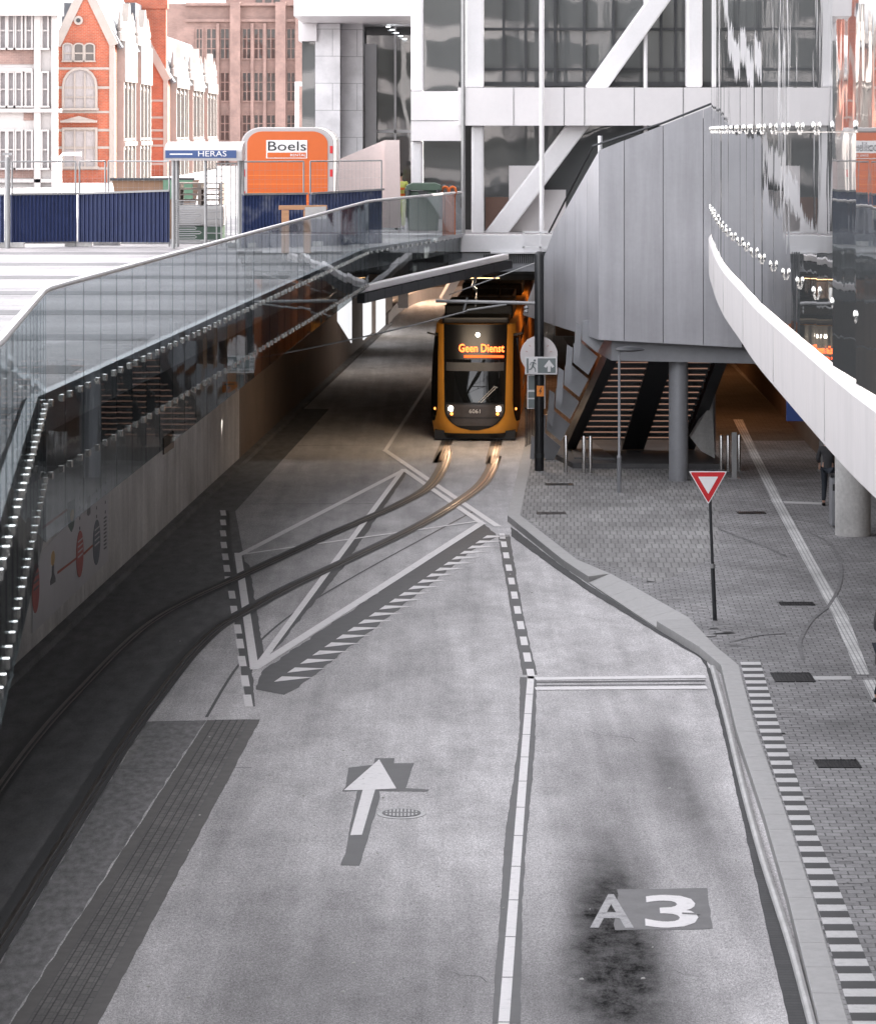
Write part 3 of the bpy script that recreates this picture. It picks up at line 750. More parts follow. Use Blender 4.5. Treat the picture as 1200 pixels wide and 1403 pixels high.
# sign board + orange notice under the deck
sg = thing('sign_board', 'pale rectangular board in a white frame hung at the foot of the left glass screen', 'sign', (-2.9, 58, H - 4.3))
q = lambda x, y: Q(x, y, 57.4)
MB().prism([q(302, 486), q(347, 486), q(347, 505), q(302, 505)], (0, .05, 0)).build('board', 'signgreen', sg)
fr = MB()
for a, b in (((300, 485), (349, 485)), ((300, 506), (349, 506)), ((300, 484), (300, 507)), ((349, 484), (349, 507)), ((334, 485), (334, 506))):
    fr.bar(q(*a) - Vector((0, .02, 0)), q(*b) - Vector((0, .02, 0)), .03, .04, (0, 1, 0))
fr.build('frame', 'signwhite', sg)
MB().bar(q(331, 507) + Vector((0, .06, 0)), q(331, 530) + Vector((0, .06, 0)), .04).build('post', 'galv', sg)
MB().bar(q(337, 507) + Vector((0, .06, 0)), q(337, 525) + Vector((0, .06, 0)), .04).build('post', 'galv', sg)
on = thing('notice', 'small orange notice below the framed board at the left glass screen', 'notice', q(315, 530))
MB().prism([q(305, 523), q(326, 523), q(326, 530), q(315, 538), q(305, 538)], (0, .03, 0)).build('plate', 'signorange', on)
mb = MB(); mb.prism([q(308, 525.5) - Vector((0, .012, 0)), q(321, 525.5) - Vector((0, .012, 0)), q(321, 527.5) - Vector((0, .012, 0)), q(308, 527.5) - Vector((0, .012, 0))], (0, .008, 0))
mb.prism([q(312, 529.5) - Vector((0, .012, 0)), q(316, 529.5) - Vector((0, .012, 0)), q(314, 534) - Vector((0, .012, 0))], (0, .008, 0)); mb.build('lettering', 'text_dark', on)

# ================================================================== UNDERPASS
up = thing('underpass', 'dim underpass behind the tram with warm lit far wall and curved barrier', 'underpass', (0, 150, 0))
bar = catmull([(WL(148), 148, 0), (-2.2, 157, 0), (-1.55, 166, 0), (-.87, 170.5, 0), (0, 172.7, 0), (1.6, 174, 0), (4, 175.5, 0), (8, 176, 0)], 4)
ribbon(bar, .3, .62, .6).build('barrier', MT['stone'], up)
MB().box(-12, 14, 177, 177.4, 0, 5.2).build('end_wall', 'tunnelwall', up)
MB().box(-9, -3.1, 150, 177, 0, 5.1).build('side_wall', 'tunnelwall', up)
MB().hexa([(4.75, 92, 0), (5.0, 92, 0), (6.8, 140, 0), (6.5, 140, 0)], [(4.75, 92, 5.1), (5.0, 92, 5.1), (6.8, 140, 5.1), (6.5, 140, 5.1)]).build('side_wall', 'orangewall', up)
MB().bar(Vector((.3, 166, .3)), Vector((3.0, 167, 5.1)), .42).build('slanted_column', 'white', up)
MB().box(-2.0, -1.5, 158, 158.5, .3, 5.1).build('column', 'white', up)
mb = MB()
for i in range(6): mb.box(-.6, 4.4, 96 + i * 6, 96.35 + i * 6, 4.65, 5.11)
mb.build('ceiling_beam', 'darksteel', up)
MB().box(1.0, 4.7, 91, 118, 5.0, 5.1).build('ceiling_panel', 'black', up)
def lum(x, y, z, sx, sy, m, col, power, label, size=1.2, rot=None):
    o = thing('ceiling_light', label, 'ceiling light', (x, y, z), 0, 'ceiling lamps in the underpass and hall')
    MB().box(x - sx, x + sx, y - sy, y + sy, z - .02, z + .04).build('housing', 'darksteel', o)
    MB().box(x - sx * .85, x + sx * .85, y - sy * .9, y + sy * .9, z - .035, z - .021).build('diffuser', m, o)
    L = bpy.data.lights.new('lamp', 'AREA'); L.shape = 'RECTANGLE'; L.size = sx * 2; L.size_y = sy * 2; L.energy = power; L.color = col
    lo = bpy.data.objects.new('lamp', L); COL.objects.link(lo); lo.location = (x, y, z - .06)
    return o
WARM = (1., .5, .24); NEUT = (1., .9, .8)
lum(-.6, 168, 5.0, .2, .8, 'lampwarm', (1, .66, .45), 95, 'warm strip lamp over the far curved barrier')
lum(-2.6, 120, 5.0, .12, 1., 'lampcool', NEUT, 7, 'pale strip lamp over the dark lane beside the tram')
lum(-1.6, 142, 5.0, .12, 1., 'lampcool', NEUT, 12, 'pale strip lamp deep in the underpass before the bend')
lum(3.9, 100, 4.9, .1, .9, 'lampwarm', WARM, 6, 'warm strip lamp between the tram and the ochre wall')
lum(4.5, 112, 4.9, .1, .9, 'lampwarm', WARM, 6, 'second warm strip lamp further along the ochre wall')
lum(1.0, 90.5, 5.0, .9, .1, 'lampwarm', (1., .78, .56), 22, 'added unseen strip lamp at the portal, brightening the tram front')  # lamp added to brighten the tram front
lum(8.6, 98, 5.0, .15, 1., 'lampwarm', (1., .42, .16), 9, 'warm strip lamp over the pedestrian hall floor')
lum(9.4, 118, 5.0, .15, 1., 'lampwarm', (1., .42, .16), 12, 'warm strip lamp at the back of the pedestrian hall')
hall = thing('hall_wall', 'dark wall along the right side of the warm pedestrian hall', 'wall', (10.7, 90, .15))
MB().hexa([(10.4, 80, .15), (10.9, 80, .15), (12.3, 139, .15), (12., 139, .15)], [(10.4, 80, 5.1), (10.9, 80, 5.1), (12.3, 139, 5.1), (12., 139, 5.1)]).build('wall_face', 'tunnelwall', hall)
MB().box(5.2, 12.2, 139, 139.3, .15, 5.1).build('back_wall', 'orangewall', hall)

# ================================================================== CENTRAL BUILDING
cb = thing('station_building', 'pale high-tech building with white bands, braces and dark glass behind the bridge', 'building', (3, 92, ZP))
def pl(Y, x0, y0, x1, y1, t, name, m, par=cb, bevel=0.):
    a = Q(x0, y0, Y); b = Q(x1, y1, Y)
    return MB().box(a.x, b.x, Y, Y + t, min(a.z, b.z), max(a.z, b.z)).build(name, m, par, bevel=bevel)
# bridge edge
pl(89.3, 630, 322, 1010, 345, .4, 'slab_edge', 'white'); 
MB().box(-9, .66, 89.9, 90.3, H - 3.42, H - 2.94).build('slab_edge', 'white', cb)
pl(89.5, 560, 346.5, 760, 372, .5, 'lower_fascia', 'greysteel'); pl(89.2, 672, 345, 740, 347.4, .3, 'drip_edge', 'white')
mb = MB()
for i in range(34): mb.box(1.3 + i * .06, 1.33 + i * .06, 89.42, 89.5, H - 3.75, H - 3.5)
mb.build('vent_slots', 'darksteel', cb)
# glass plane with mullions
def pane(Y, x0, y0, x1, y1): return pl(Y, x0, y0, x1, y1, .05, 'window_pane', 'facadeglass')
for x0, x1 in ((663, 697), (697, 742), (742, 800), (800, 880), (880, 940)):
    pane(93, x0, 172, x1, 322); pane(93, x0, -60, x1, 120)
pane(93, 580, -60, 636, 125); pane(93, 580, 193, 632, 300); pane(93, 962, -60, 1060, 120); pane(93, 940, 172, 1060, 322)
pl(92.9, 628, 112, 1080, 118, .3, 'floor_edge', 'darksteel')
pl(91, 628, 120, 1060, 172, 1.6, 'floor_band', 'whitepanel'); pl(91.6, 563, 125, 636, 193, 1.3, 'floor_band', 'whitepanel')
for x in (703, 772, 800, 868, 935): pl(90.985, x, 120, x + .6, 172, .02, 'panel_joint', 'darksteel')
pl(91.585, 563, 165, 628, 165.6, .02, 'panel_joint', 'darksteel')
for x0, x1, y0, y1, Y in ((636, 663, -60, 120, 91.4), (646, 663, 172, 322, 91.4), (563, 580, -60, 125, 91.9), (563, 579, 193, 300, 91.9), (940, 962, -60, 120, 91.8)):
    a = Q(x0, y1, Y); b = Q(x1, y0, Y)
    MB().box(a.x, b.x, Y, Y + .6, a.z, b.z).build('column', 'white', cb, bevel=.08)
a = Q(650, 322, 91); b = Q(650, -60, 91)
MB().tube([Q(634.5, 322, 91), Q(634.5, -60, 91)], .06, 8).build('downpipe', 'galv', cb)
MB().tube([Q(742, 340, 90.6), Q(742, -60, 90.6)], .07, 8).build('mullion_tube', 'white', cb)
MB().tube([Q(884, 120, 92), Q(884, -60, 92)], .06, 8).build('mullion_tube', 'white', cb)
MB().tube([Q(884, 205, 92), Q(884, 172, 92)], .06, 8).build('mullion_tube', 'white', cb)
def brace(x0, y0, x1, y1, Y, w, m='white'):
    return MB().bar(Q(x0, y0, Y), Q(x1, y1, Y), w, w, (0, 1, 0)).build('brace', m, cb, bevel=.05)
brace(668, 335, 800, 160, 92, .56); brace(812, 126, 912, -14, 92, .56); brace(740, 125, 870, -50, 95.0, .5)
brace(660, 345, 690, 300, 92, .3)
pl(92.7, 697, 227, 742, 320, .1, 'white_panel', 'whitepanel'); pl(92.75, 742, 260, 775, 320, .1, 'white_panel', 'whitepanel')
pl(92.6, 665, 270, 696, 318, .1, 'brown_reflection', M('reflection_brown', (.12, .06, .04), .4))  # brown panel standing in for a reflection in the glass
mb = MB()
for y in (40, 95): mb.box(Q(663, y, 93).x, Q(940, y, 93).x, 92.9, 92.99, Q(663, y, 93).z - .04, Q(663, y, 93).z + .04)
for x in (690, 720, 760, 800, 840, 905, 925): mb.box(Q(x, 0, 93).x - .04, Q(x, 0, 93).x + .04, 92.88, 92.99, Q(0, 118, 93).z, 13.5)
mb.build('glazing_bars', 'darksteel', cb)
# left wing with pale tiles
lw = Q(412, 300, 105); 
pl(104.3, 432, 32.3, 466, 300, 6, 'tile_wall', 'tilewall'); pl(104.4, 412, -80, 580, 32, 6, 'upper_wall', 'whitepanel'); pl(104.2, 409, -80, 434, 56, 5, 'upper_bay', 'whitepanel')
pl(104.8, 414, 56.3, 431.8, 300, 4, 'window_pane', 'facadeglass'); pl(104.9, 467, 31, 497, 300, 3, 'tile_wall', 'tilewall'); pl(108, 497, 30, 566, 300, .2, 'window_pane', 'facadeglass')
pl(107, 500, 60, 516, 300, .3, 'column', 'white'); pl(107.5, 497, 178, 566, 182, .2, 'mullion_bar', 'white'); pl(107.5, 540, 32, 543, 300, .2, 'mullion_bar', 'white')
for yy in (14,): pl(104.385, 434, yy, 566, yy + .6, .02, 'panel_joint', 'darksteel')
pl(104.385, 503, -60, 503.6, 32, .02, 'panel_joint', 'darksteel'); pl(104.385, 464, -60, 464.6, 32, .02, 'panel_joint', 'darksteel')
MB().box(Q(466, 0, 104).x, Q(566, 0, 104).x, 104.6, 110, Q(0, 30, 104).z - .02, Q(0, 30, 104).z + .1).build('recess_soffit', 'darksteel', cb)
for i in range(5):
    p = Q(532 + i * 5.5, 36 + i * 4, 106); MB().lathe([(.07, p.z - .03), (.07, p.z)], p.x, 106 + i * .2, 10).build('downlight', 'lampcool', cb)
MB().box(-4.5, 45, 98, 110.5, 12.8, 22).build('upper_block', 'whitepanel', cb)
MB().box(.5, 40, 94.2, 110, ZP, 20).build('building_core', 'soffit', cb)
# standing rail at the right end of the bridge
mb = MB()
for a, b in (((716, 318), (758, 318)), ((717, 318), (717, 340)), ((740, 318), (740, 340)), ((757, 318), (757, 340)), ((716, 339), (758, 339))):
    mb.bar(Q(*a, 88.9), Q(*b, 88.9), .05)
mb.build('rail_frame', 'white', cb)

# ================================================================== RIGHT CURVED BUILDING
RC = [(3.55, 4), (3.75, 14), (3.9, 21), (4.05, 29), (4.14, 32.6), (4.4, 39.7), (4.64, 45.8), (4.92, 51.2), (5.3, 58.5), (5.9, 67.4), (6.73, 77.8), (7.7, 83.5), (9.3, 88), (12, 90.5)]
rb = thing('curved_glass_building', 'curved mirror-glass building with white floor band over the right pavement', 'building', (8, 60, ZP))
cpts = catmull([(x, y, 0) for x, y in RC], 8)
def curve_at(s):
    d = 0
    for a, b in zip(cpts, cpts[1:]):
        l = (b - a).length
        if d + l >= s: return a.lerp(b, (s - d) / l)
        d += l
    return cpts[-1]
TOT = sum((b - a).length for a, b in zip(cpts, cpts[1:]))
# floor band: profile swept along the curve
prof = [(0, H - 3.4), (-.01, H - 2.6), (.05, H - 2.52), (.35, H - 2.5), (.35, H - 3.4)]
vs = []; 
for i, p in enumerate(cpts):
    t = (cpts[min(i + 1, len(cpts) - 1)] - cpts[max(i - 1, 0)]).normalized(); nr = Vector((t.y, -t.x, 0))
    for o, z in prof: vs.append((p.x + nr.x * o, p.y + nr.y * o, z))
k = len(prof); fs = []
for i in range(len(cpts) - 1):
    for j in range(k): fs.append((i * k + j, i * k + (j + 1) % k, (i + 1) * k + (j + 1) % k, (i + 1) * k + j))
MB().add(vs, fs).build('floor_band', 'slab', rb)
for s in (22, 30, 38, 46, 54, 62, 70, 78):
    p = curve_at(s); t = (curve_at(s + .1) - p).normalized(); nr = Vector((t.y, -t.x, 0))
    MB().bar((p.x - nr.x * .008, p.y - nr.y * .008, H - 3.35), (p.x - nr.x * .008, p.y - nr.y * .008, H - 2.62), .008, .01).build('band_joint', 'kerb', rb)
poly = [(p.x + .3, p.y) for p in cpts] + [(32, 90.5), (32, 4)]
slab(poly, H - 3.39, H - 3.2).build('soffit', 'whitepanel', rb)
slab(poly, 34.0, 34.5).build('roof', 'soffit', rb)
ps = .6; pcount = 0
while ps < TOT - 1:
    p = curve_at(ps); q_ = curve_at(min(TOT, ps + 2.4)); t = (q_ - p).normalized(); nr = Vector((t.y, -t.x, 0)); q_ = q_ - t * .014
    yaw = random.gauss(0, .003) + (.036 if p.y < 33 else 0)
    for z0, z1 in ((H - 2.49, H - .012), (H, 34.4)):
        ins = .06; a = p + nr * (ins + yaw); b = q_ + nr * (ins - yaw)
        tl = random.gauss(0, .004)
        g = MB().hexa([(a.x, a.y, z0), (b.x, b.y, z0), (b.x + nr.x * .03, b.y + nr.y * .03, z0), (a.x + nr.x * .03, a.y + nr.y * .03, z0)],
                  [(a.x + nr.x * tl, a.y + nr.y * tl, z1), (b.x + nr.x * tl, b.y + nr.y * tl, z1), (b.x + nr.x * (.03 + tl), b.y + nr.y * (.03 + tl), z1), (a.x + nr.x * (.03 + tl), a.y + nr.y * (.03 + tl), z1)]).build('glass_panel', 'mirror', rb)
        zc = H - 1.82 if z0 < H - 1 else H + .06
        for s_ in (0.,):
            c = p + nr * (.04 + .5 * ins)
            cm = MB().ell((c.x - nr.x * .045, c.y - nr.y * .045, zc), .022, .022, .055, 10, 8)
            cm.bar((c.x - nr.x * .045, c.y - nr.y * .045, zc - .03), (c.x - nr.x * .02, c.y - nr.y * .02, zc - .1), .025)
            cm.build('clip', 'clip', g, smooth=True)
    ps += 2.4
colp = G(1171, 736, PH); 
MB().lathe([(.4, .15), (.4, H - 3.4)], colp.x, colp.y + .4, 28).build('column', 'concrete', rb, smooth=True)
MB().lathe([(.4, .15), (.4, H - 3.4)], 9.0, 45, 28).build('column', 'concrete', rb, smooth=True)
MB().box(13.5, 13.8, 6, 80, .15, H - 3.4).build('back_wall', 'tunnelwall', rb)
bs = thing('blue_sign', 'plain dark blue sign hanging under the white band of the curved building', 'sign', Q(1090, 560, 78))
p = Q(1077, 545, 78); p2 = Q(1102, 577, 78)
MB().box(p.x, p2.x, 78, 78.08, p2.z, p.z + .1).build('sign_face', 'signblue', bs); MB().tube([(p.x + .2, 78.04, p.z + .1), (p.x + .2, 78.04, H - 3.4)], .02).build('hanger', 'darksteel', bs)

# ================================================================== STAIR ENCLOSURE
se = thing('stair_enclosure', 'grey metal-clad stair box raised on a round column over the pavement', 'stair housing', (6.2, 81, .15))
YA = 80.3; sA = F / YA
def zAt(y): return H - (y - YH) / sA
Axs = [820, 855, 908, 963, 1016]
def topy(x): return 207 - (x - 818) * (207 - 146) / (974 - 818)
def boty(x): return 465.5 + (x - 820) * .055
for x0, x1 in zip(Axs, Axs[1:]):
    a0 = (x0 - 600) / sA + .008; a1 = (x1 - 600) / sA - .008
    MB().hexa([(a0, YA, zAt(boty(x0))), (a1, YA, zAt(boty(x1))), (a1, YA + .06, zAt(boty(x1))), (a0, YA + .06, zAt(boty(x0)))],
              [(a0, YA, zAt(topy(x0))), (a1, YA, zAt(topy(x1))), (a1, YA + .06, zAt(topy(x1))), (a0, YA + .06, zAt(topy(x0)))]).build('cladding_panel', 'metalpanel', se)
A = Vector(((820 - 600) / sA, YA, 0)); B = Vector((2.37, 87.5, 0)); d = (B - A).normalized(); nl = Vector((-d.y, d.x, 0)) * -1
ztA, ztB, zbA, zbB = zAt(207), H - 3.05, zAt(465.5), H - 5.12
for i in range(7):
    t0, t1 = i / 7 + .001, (i + 1) / 7 - .001
    p, q_ = A.lerp(B, t0), A.lerp(B, t1); w = Vector((.05, .02, 0))
    L = lambda t: (zbA + (zbB - zbA) * t, ztA + (H - 2.65 - ztA) * t / .5714 if t <= .572 else H - 2.65 + (zbB + .05 - H + 2.65) * (t - .5714) / .4286)
    MB().hexa([(p.x, p.y, L(t0)[0]), (q_.x, q_.y, L(t1)[0]), (q_.x + w.x, q_.y + w.y, L(t1)[0]), (p.x + w.x, p.y + w.y, L(t0)[0])],
              [(p.x, p.y, L(t0)[1]), (q_.x, q_.y, L(t1)[1]), (q_.x + w.x, q_.y + w.y, L(t1)[1]), (p.x + w.x, p.y + w.y, L(t0)[1])]).build('cladding_panel', 'metalpanel', se)
# dark body and slab behind
Bc = A.lerp(B, .56)
zt2 = zAt(topy(1016)) - .08
MB().hexa([(A.x + .08, YA + .08, zbA + .02), (8.3, YA + .08, zAt(boty(1030)) + .02), (8.3, 88, zbB + .02), (Bc.x + .12, Bc.y, zbB + .02)],
          [(A.x + .08, YA + .08, ztA - .06), (8.3, YA + .08, zt2), (8.3, 88, H - 3.1), (Bc.x + .12, Bc.y, H - 2.8)]).build('core', 'darksteel', se)
MB().hexa([(A.x + .35, YA + .5, H - 5.9), (9.0, YA + .5, H - 6.0), (9.0, 86, H - 5.9), (Bc.x + .6, 86, H - 5.7)],
          [(A.x + .35, YA + .5, zbA), (9.0, YA + .5, zAt(480)), (9.0, 86, zbB - .02), (Bc.x + .6, 86, zbB - .02)]).build('lower_fascia', 'greysteel', se)
c = G(930, 660, PH)
MB().lathe([(.25, .15), (.25, H - 5.9)], c.x, c.y + .25, 26).build('column', 'greysteel', se, smooth=True)
c2 = G(976, 620, PH); MB().lathe([(.1, .15), (.1, H - 5.9)], c2.x, c2.y + .2, 14).build('slim_column', 'greysteel', se, smooth=True)
# hand rail over the parapet
MB().tube([Q(752, 318, 86.5), Q(812, 200, 80.6), Q(909, 168, 80.5), Q(974, 142, 80.5)], .03, 6).build('handrail', 'darksteel', se)
MB().tube([Q(822, 214, 80.9), Q(822, 186, 80.9)], .06, 8).build('rail_post', 'white', se)
# stair flights
yb_, yt_ = 87.6, 81.6; zb_, zt_ = .6, H - 5.75
def sp(xb, xt, t): return Vector((xb + (xt - xb) * t, yb_ + (yt_ - yb_) * t, zb_ + (zt_ - zb_) * t))
ST = ((3.73, 4.51), (5.46, 5.80), (7.03, 7.39))
for xb, xt in ST:
    MB().bar(sp(xb, xt, -.05), sp(xb, xt, 1), .3 if xb != 5.46 else .62, .36).build('stringer', 'darksteel', se)
ns = 15
for i in range(ns):
    t = (i + .5) / ns
    for (l, r) in ((ST[0], ST[1]), (ST[1], ST[2])):
        a, b = sp(*l, t), sp(*r, t); a = a + Vector((.14, 0, 0)); b = b - Vector((.2, 0, 0))
        MB().box(a.x, b.x, a.y - .2, a.y + .24, a.z - .06, a.z + .16).build('step', 'darksteel', se)
        MB().box(a.x + .06, b.x - .06, a.y - .215, a.y - .202, a.z - .015, a.z + .015).build('step_glow', 'step', se)  # thin glowing strip on each step
# stepped side plates
for k_ in range(6):
    ox, oy = -12.2 * k_, 31 * k_; YY = 81.2 + k_ * 1.05
    base = [(798, 430), (797, 456), (818, 473), (831, 448), (811, 431), (808, 428)]
    sc_ = (F / YY) / (F / 81.2)
    pts = [Q(798 + (x - 798) * sc_ + ox, 440 + (y - 430) * sc_ + oy, YY) for x, y in base]
    MB().prism(pts, (.0, .12, 0)).build('side_plate', 'greysteel', se)
    pts = [Q(798 + (x - 798) * sc_ + ox - 9, 446 + (y - 430) * sc_ + oy, YY + .25) for x, y in ((798, 425), (795, 470), (803, 478), (806, 430))]
    MB().prism(pts, (.0, .1, 0)).build('side_plate', 'greysteel', se)
    for j in range(2):
        p = Q(806 + ox, 452 + oy + j * 12, YY + .1); MB().ell(p, .05, .05, .05, 8, 6).build('spot_lamp', 'clip', se)
plinth = [G(746, 621, PH), G(785, 642, PH), G(992, 643, PH), (7.6, 91, 0), (3.1, 91, 0)]
MB().prism([(p[0], p[1], .13) for p in plinth], (0, 0, .16)).build('plinth', 'plinth', se)
MB().prism([G(786, 636, PH) + Vector((0, 0, .14)), G(842, 637, PH) + Vector((0, 0, .14)), G(800, 606, PH) + Vector((0, 0, .14)), G(780, 612, PH) + Vector((0, 0, .14))], (0, 0, .05)).build('ramp_plate', 'gutter', se).data.materials[0] = MT['patch2']
cbk = [Q(946, 600, 85), Q(975, 550, 85), Q(979, 628, 85), Q(960, 618, 85)]
MB().prism(cbk, (0, .6, 0)).build('concrete_wedge', 'concrete', se)

# ================================================================== POSTS, SIGNS
pp = G(738.5, 645, PH); s0 = F / pp.y
pole = thing('catenary_pole', 'tall black round pole at the kerb corner holding the tram wire arm', 'pole', pp)
MB().lathe([(.125, .15), (.125, H - 3.3), (.11, H - 3.24), (.06, H - 3.2)], pp.x, pp.y, 18).build('shaft', 'black', pole, smooth=True)
MB().lathe([(.135, .5), (.135, .62)], pp.x, pp.y, 18).build('collar', 'darksteel', pole)
za = H - (415 - YH) / s0
MB().tube([(pp.x, pp.y, za - .01), (-.06, pp.y, za + .05)], .045, 8).build('bracket_arm', 'galv', pole)
MB().tube([(pp.x - .1, pp.y, H - (360 - YH) / s0), (1.19, pp.y + .3, H - (388 - YH) / s0), (.3, pp.y + .5, H - (405 - YH) / s0)], .015, 6).build('stay_wire', 'galv', pole)
MB().tube([Q(634, 430, pp.y), Q(640, 408, pp.y)], .03, 6).build('hanger', 'galv', pole)
MB().tube([Q(640, 425, pp.y), Q(694, 417, pp.y)], .03, 6).build('steady_arm', 'galv', pole)
MB().lathe([(.04, H - 4.85), (.07, H - 4.8), (.04, H - 4.75), (.07, H - 4.7), (.04, H - 4.65)], 2.35, pp.y, 10).build('insulator', 'galv', pole)
cable = thing('span_cable', 'pale cable slung from the wire arm to the left retaining wall', 'cable', Q(520, 460, 80))
a = Q(640, 426, pp.y); b = Vector((-4.6, 79.6, H - 5.75)); pts = [a.lerp(b, t / 10) - Vector((0, 0, .28 * (t / 10) * (1 - t / 10))) for t in range(11)]
MB().tube(pts, .022, 6).build('wire', 'galv', cable)
cw = thing('contact_wire', 'thin dark overhead wire running along the tram roof', 'wire', (1.5, 95, H - 4.3))
MB().tube([(1.0, 83.9, H - 4.7), (1.15, 93, H - 4.65), (2.8, 128, H - 4.6)], .012, 6).build('wire', 'black', cw)
ca = Q(671, 372, 90)
ho = thing('ceiling_hanger', 'small pale cable anchor under the bridge edge above the tram', 'cable anchor', Q(652, 380, 90))
MB().box(Q(646, 0, 90).x, Q(660, 0, 90).x, 89.9, 90.1, Q(0, 379, 90).z, Q(0, 371, 90).z).build('plate', 'galv', ho)
MB().tube([Q(652, 378, 90), Q(648, 392, 90), Q(652, 397, 90)], .05, 8).build('insulator', 'galv', ho)
MB().tube([Q(650, 378, 89.9), Q(640, 376, 89.8), Q(636, 386, 89.8)], .02, 6).build('hook', 'darksteel', ho)
# disc, exit sign, board
dc = Q(738, 486, pp.y + .25); R_ = 25.5 / s0
disc = thing('round_sign', 'large round white disc sign behind the black pole', 'sign', dc)
def disc_mb(c, r, t, n=36): return MB().prism([(c.x + r * math.cos(2 * math.pi * k / n), c.y, c.z + r * math.sin(2 * math.pi * k / n)) for k in range(n)], (0, t, 0))
disc_mb(dc, R_, .08).build('disc', 'clockface', disc)
for k_ in range(12):
    a_ = 2 * math.pi * k_ / 12 + .26; e = Vector((math.cos(a_), 0, math.sin(a_)))
    mb = MB().bar(dc + e * R_ * .62 - Vector((0, .006, 0)), dc + e * R_ * .74 - Vector((0, .006, 0)), .025, .01, (0, 1, 0)); mb.build('tick', 'tick', disc)

ex = thing('exit_sign', 'grey emergency exit sign with running figure and arrow on the black pole', 'sign', Q(741, 500, pp.y - .2))
Ye = pp.y - .22
e = lambda x, y, d=0.: Q(x, y, Ye - d)
def eb(pts, t, name, m, d=0.): return MB().prism([e(x, y, d) for x, y in pts], (0, t, 0)).build(name, m, ex)
eb(((719, 489), (763, 489), (763, 513), (719, 513)), .06, 'frame', 'signwhite')
eb(((721, 491), (736, 491), (736, 511), (721, 511)), .01, 'figure_panel', 'signwhite', .012)
eb(((721, 491), (724, 491), (724, 511), (721, 511)), .008, 'door_mark', 'signgreen', .024)
eb(((736.5, 491), (761, 491), (761, 511), (736.5, 511)), .01, 'arrow_panel', 'signgreen', .012)
eb(((752, 493), (759, 502), (756.5, 504), (754, 501.5), (754, 509.5), (750, 509.5), (750, 501.5), (747.5, 504), (745, 502)), .008, 'arrow', 'signwhite', .022)
mb = MB()
for a_, b_, w in (((731, 496), (729.5, 501.5), .045), ((729.5, 501.5), (733, 505), .03), ((733, 505), (733.5, 509.5), .025), ((729.5, 501.5), (727.5, 505.5), .03), ((727.5, 505.5), (724.5, 506.5), .025), ((731, 496.5), (734.5, 499), .02), ((731, 496.5), (727, 497), .02), ((727, 497), (726, 500.5), .02)):
    mb.bar(e(*a_, .03), e(*b_, .03), w, .008, (0, 1, 0))
c_ = e(732.3, 493.8, .03); mb.prism([(c_.x + .03 * math.cos(k_ * .628), c_.y - .004, c_.z + .03 * math.sin(k_ * .628)) for k_ in range(10)], (0, .008, 0))
mb.build('running_figure', 'signgreen', ex)
bd = thing('info_board', 'narrow grey board with white bands fixed low behind the black pole', 'sign', Q(734, 540, pp.y + .2))
Yb = pp.y + .16; bq = lambda x, y, d=0.: Q(x, y, Yb - d)
MB().prism([bq(722, 514), bq(747, 514), bq(747, 560), bq(722, 560)], (0, .05, 0)).build('frame', 'signwhite', bd)
for y0, y1 in ((515, 534), (537, 545), (547, 559)):
    MB().prism([bq(723.5, y0, .01), bq(745, y0, .01), bq(745, y1, .01), bq(723.5, y1, .01)], (0, .008, 0)).build('grey_field', 'signgreen', bd)
st = thing('warning_sticker', 'small orange high voltage sticker on the black pole', 'sticker', Q(740, 536, pp.y - .13))
MB().prism([Q(735, 528.5, pp.y - .135), Q(745, 528.5, pp.y - .135), Q(745, 543, pp.y - .135), Q(735, 543, pp.y - .135)], (0, .02, 0)).build('plate', 'signorange', st)
mb = MB(); mb.prism([Q(x, y, pp.y - .142) for x, y in ((741, 531), (738, 536.5), (740, 536.5), (738.7, 541), (742.2, 535.2), (740.2, 535.2), (741.8, 531))], (0, .005, 0)); mb.build('bolt_symbol', 'text_dark', st)
# dark fence by the tram flank
fn = thing('bar_fence', 'low dark bar fence between the tram and the black pole', 'fence', G(726, 612, PH))
mb = MB()
fa, fb = G(720, 612, PH), G(735, 604, PH)
for i in range(8):
    p = fa.lerp(fb, i / 7); mb.box(p.x - .015, p.x + .015, p.y - .015, p.y + .015, .15, 1.25)
mb.build('uprights', 'darksteel', fn); MB().bar(fa + Vector((0, 0, 1.1)), fb + Vector((0, 0, 1.1)), .05).build('top_rail', 'darksteel', fn)
# lamp post
lp = G(848, 675, PH); sL = F / lp.y
lamp = thing('street_lamp', 'slim grey lamp post with flat dark disc head on the pavement', 'street lamp', lp)
ztop = H - (482 - YH) / sL
MB().lathe([(.055, .15), (.055, 1.0), (.062, 1.02), (.062, 1.06), (.034, 1.1), (.03, ztop)], lp.x, lp.y, 14).build('post', 'greysteel', lamp, smooth=True)
hx = lp.x + .27; MB().lathe([(.06, ztop + .0), (.36, ztop + .04), (.37, ztop + .06), (.3, ztop + .11), (.1, ztop + .14)], hx, lp.y, 24).build('lamp_head', 'darksteel', lamp, smooth=True)
MB().tube([(lp.x, lp.y, ztop), (hx, lp.y, ztop + .05)], .025, 6).build('arm', 'greysteel', lamp)
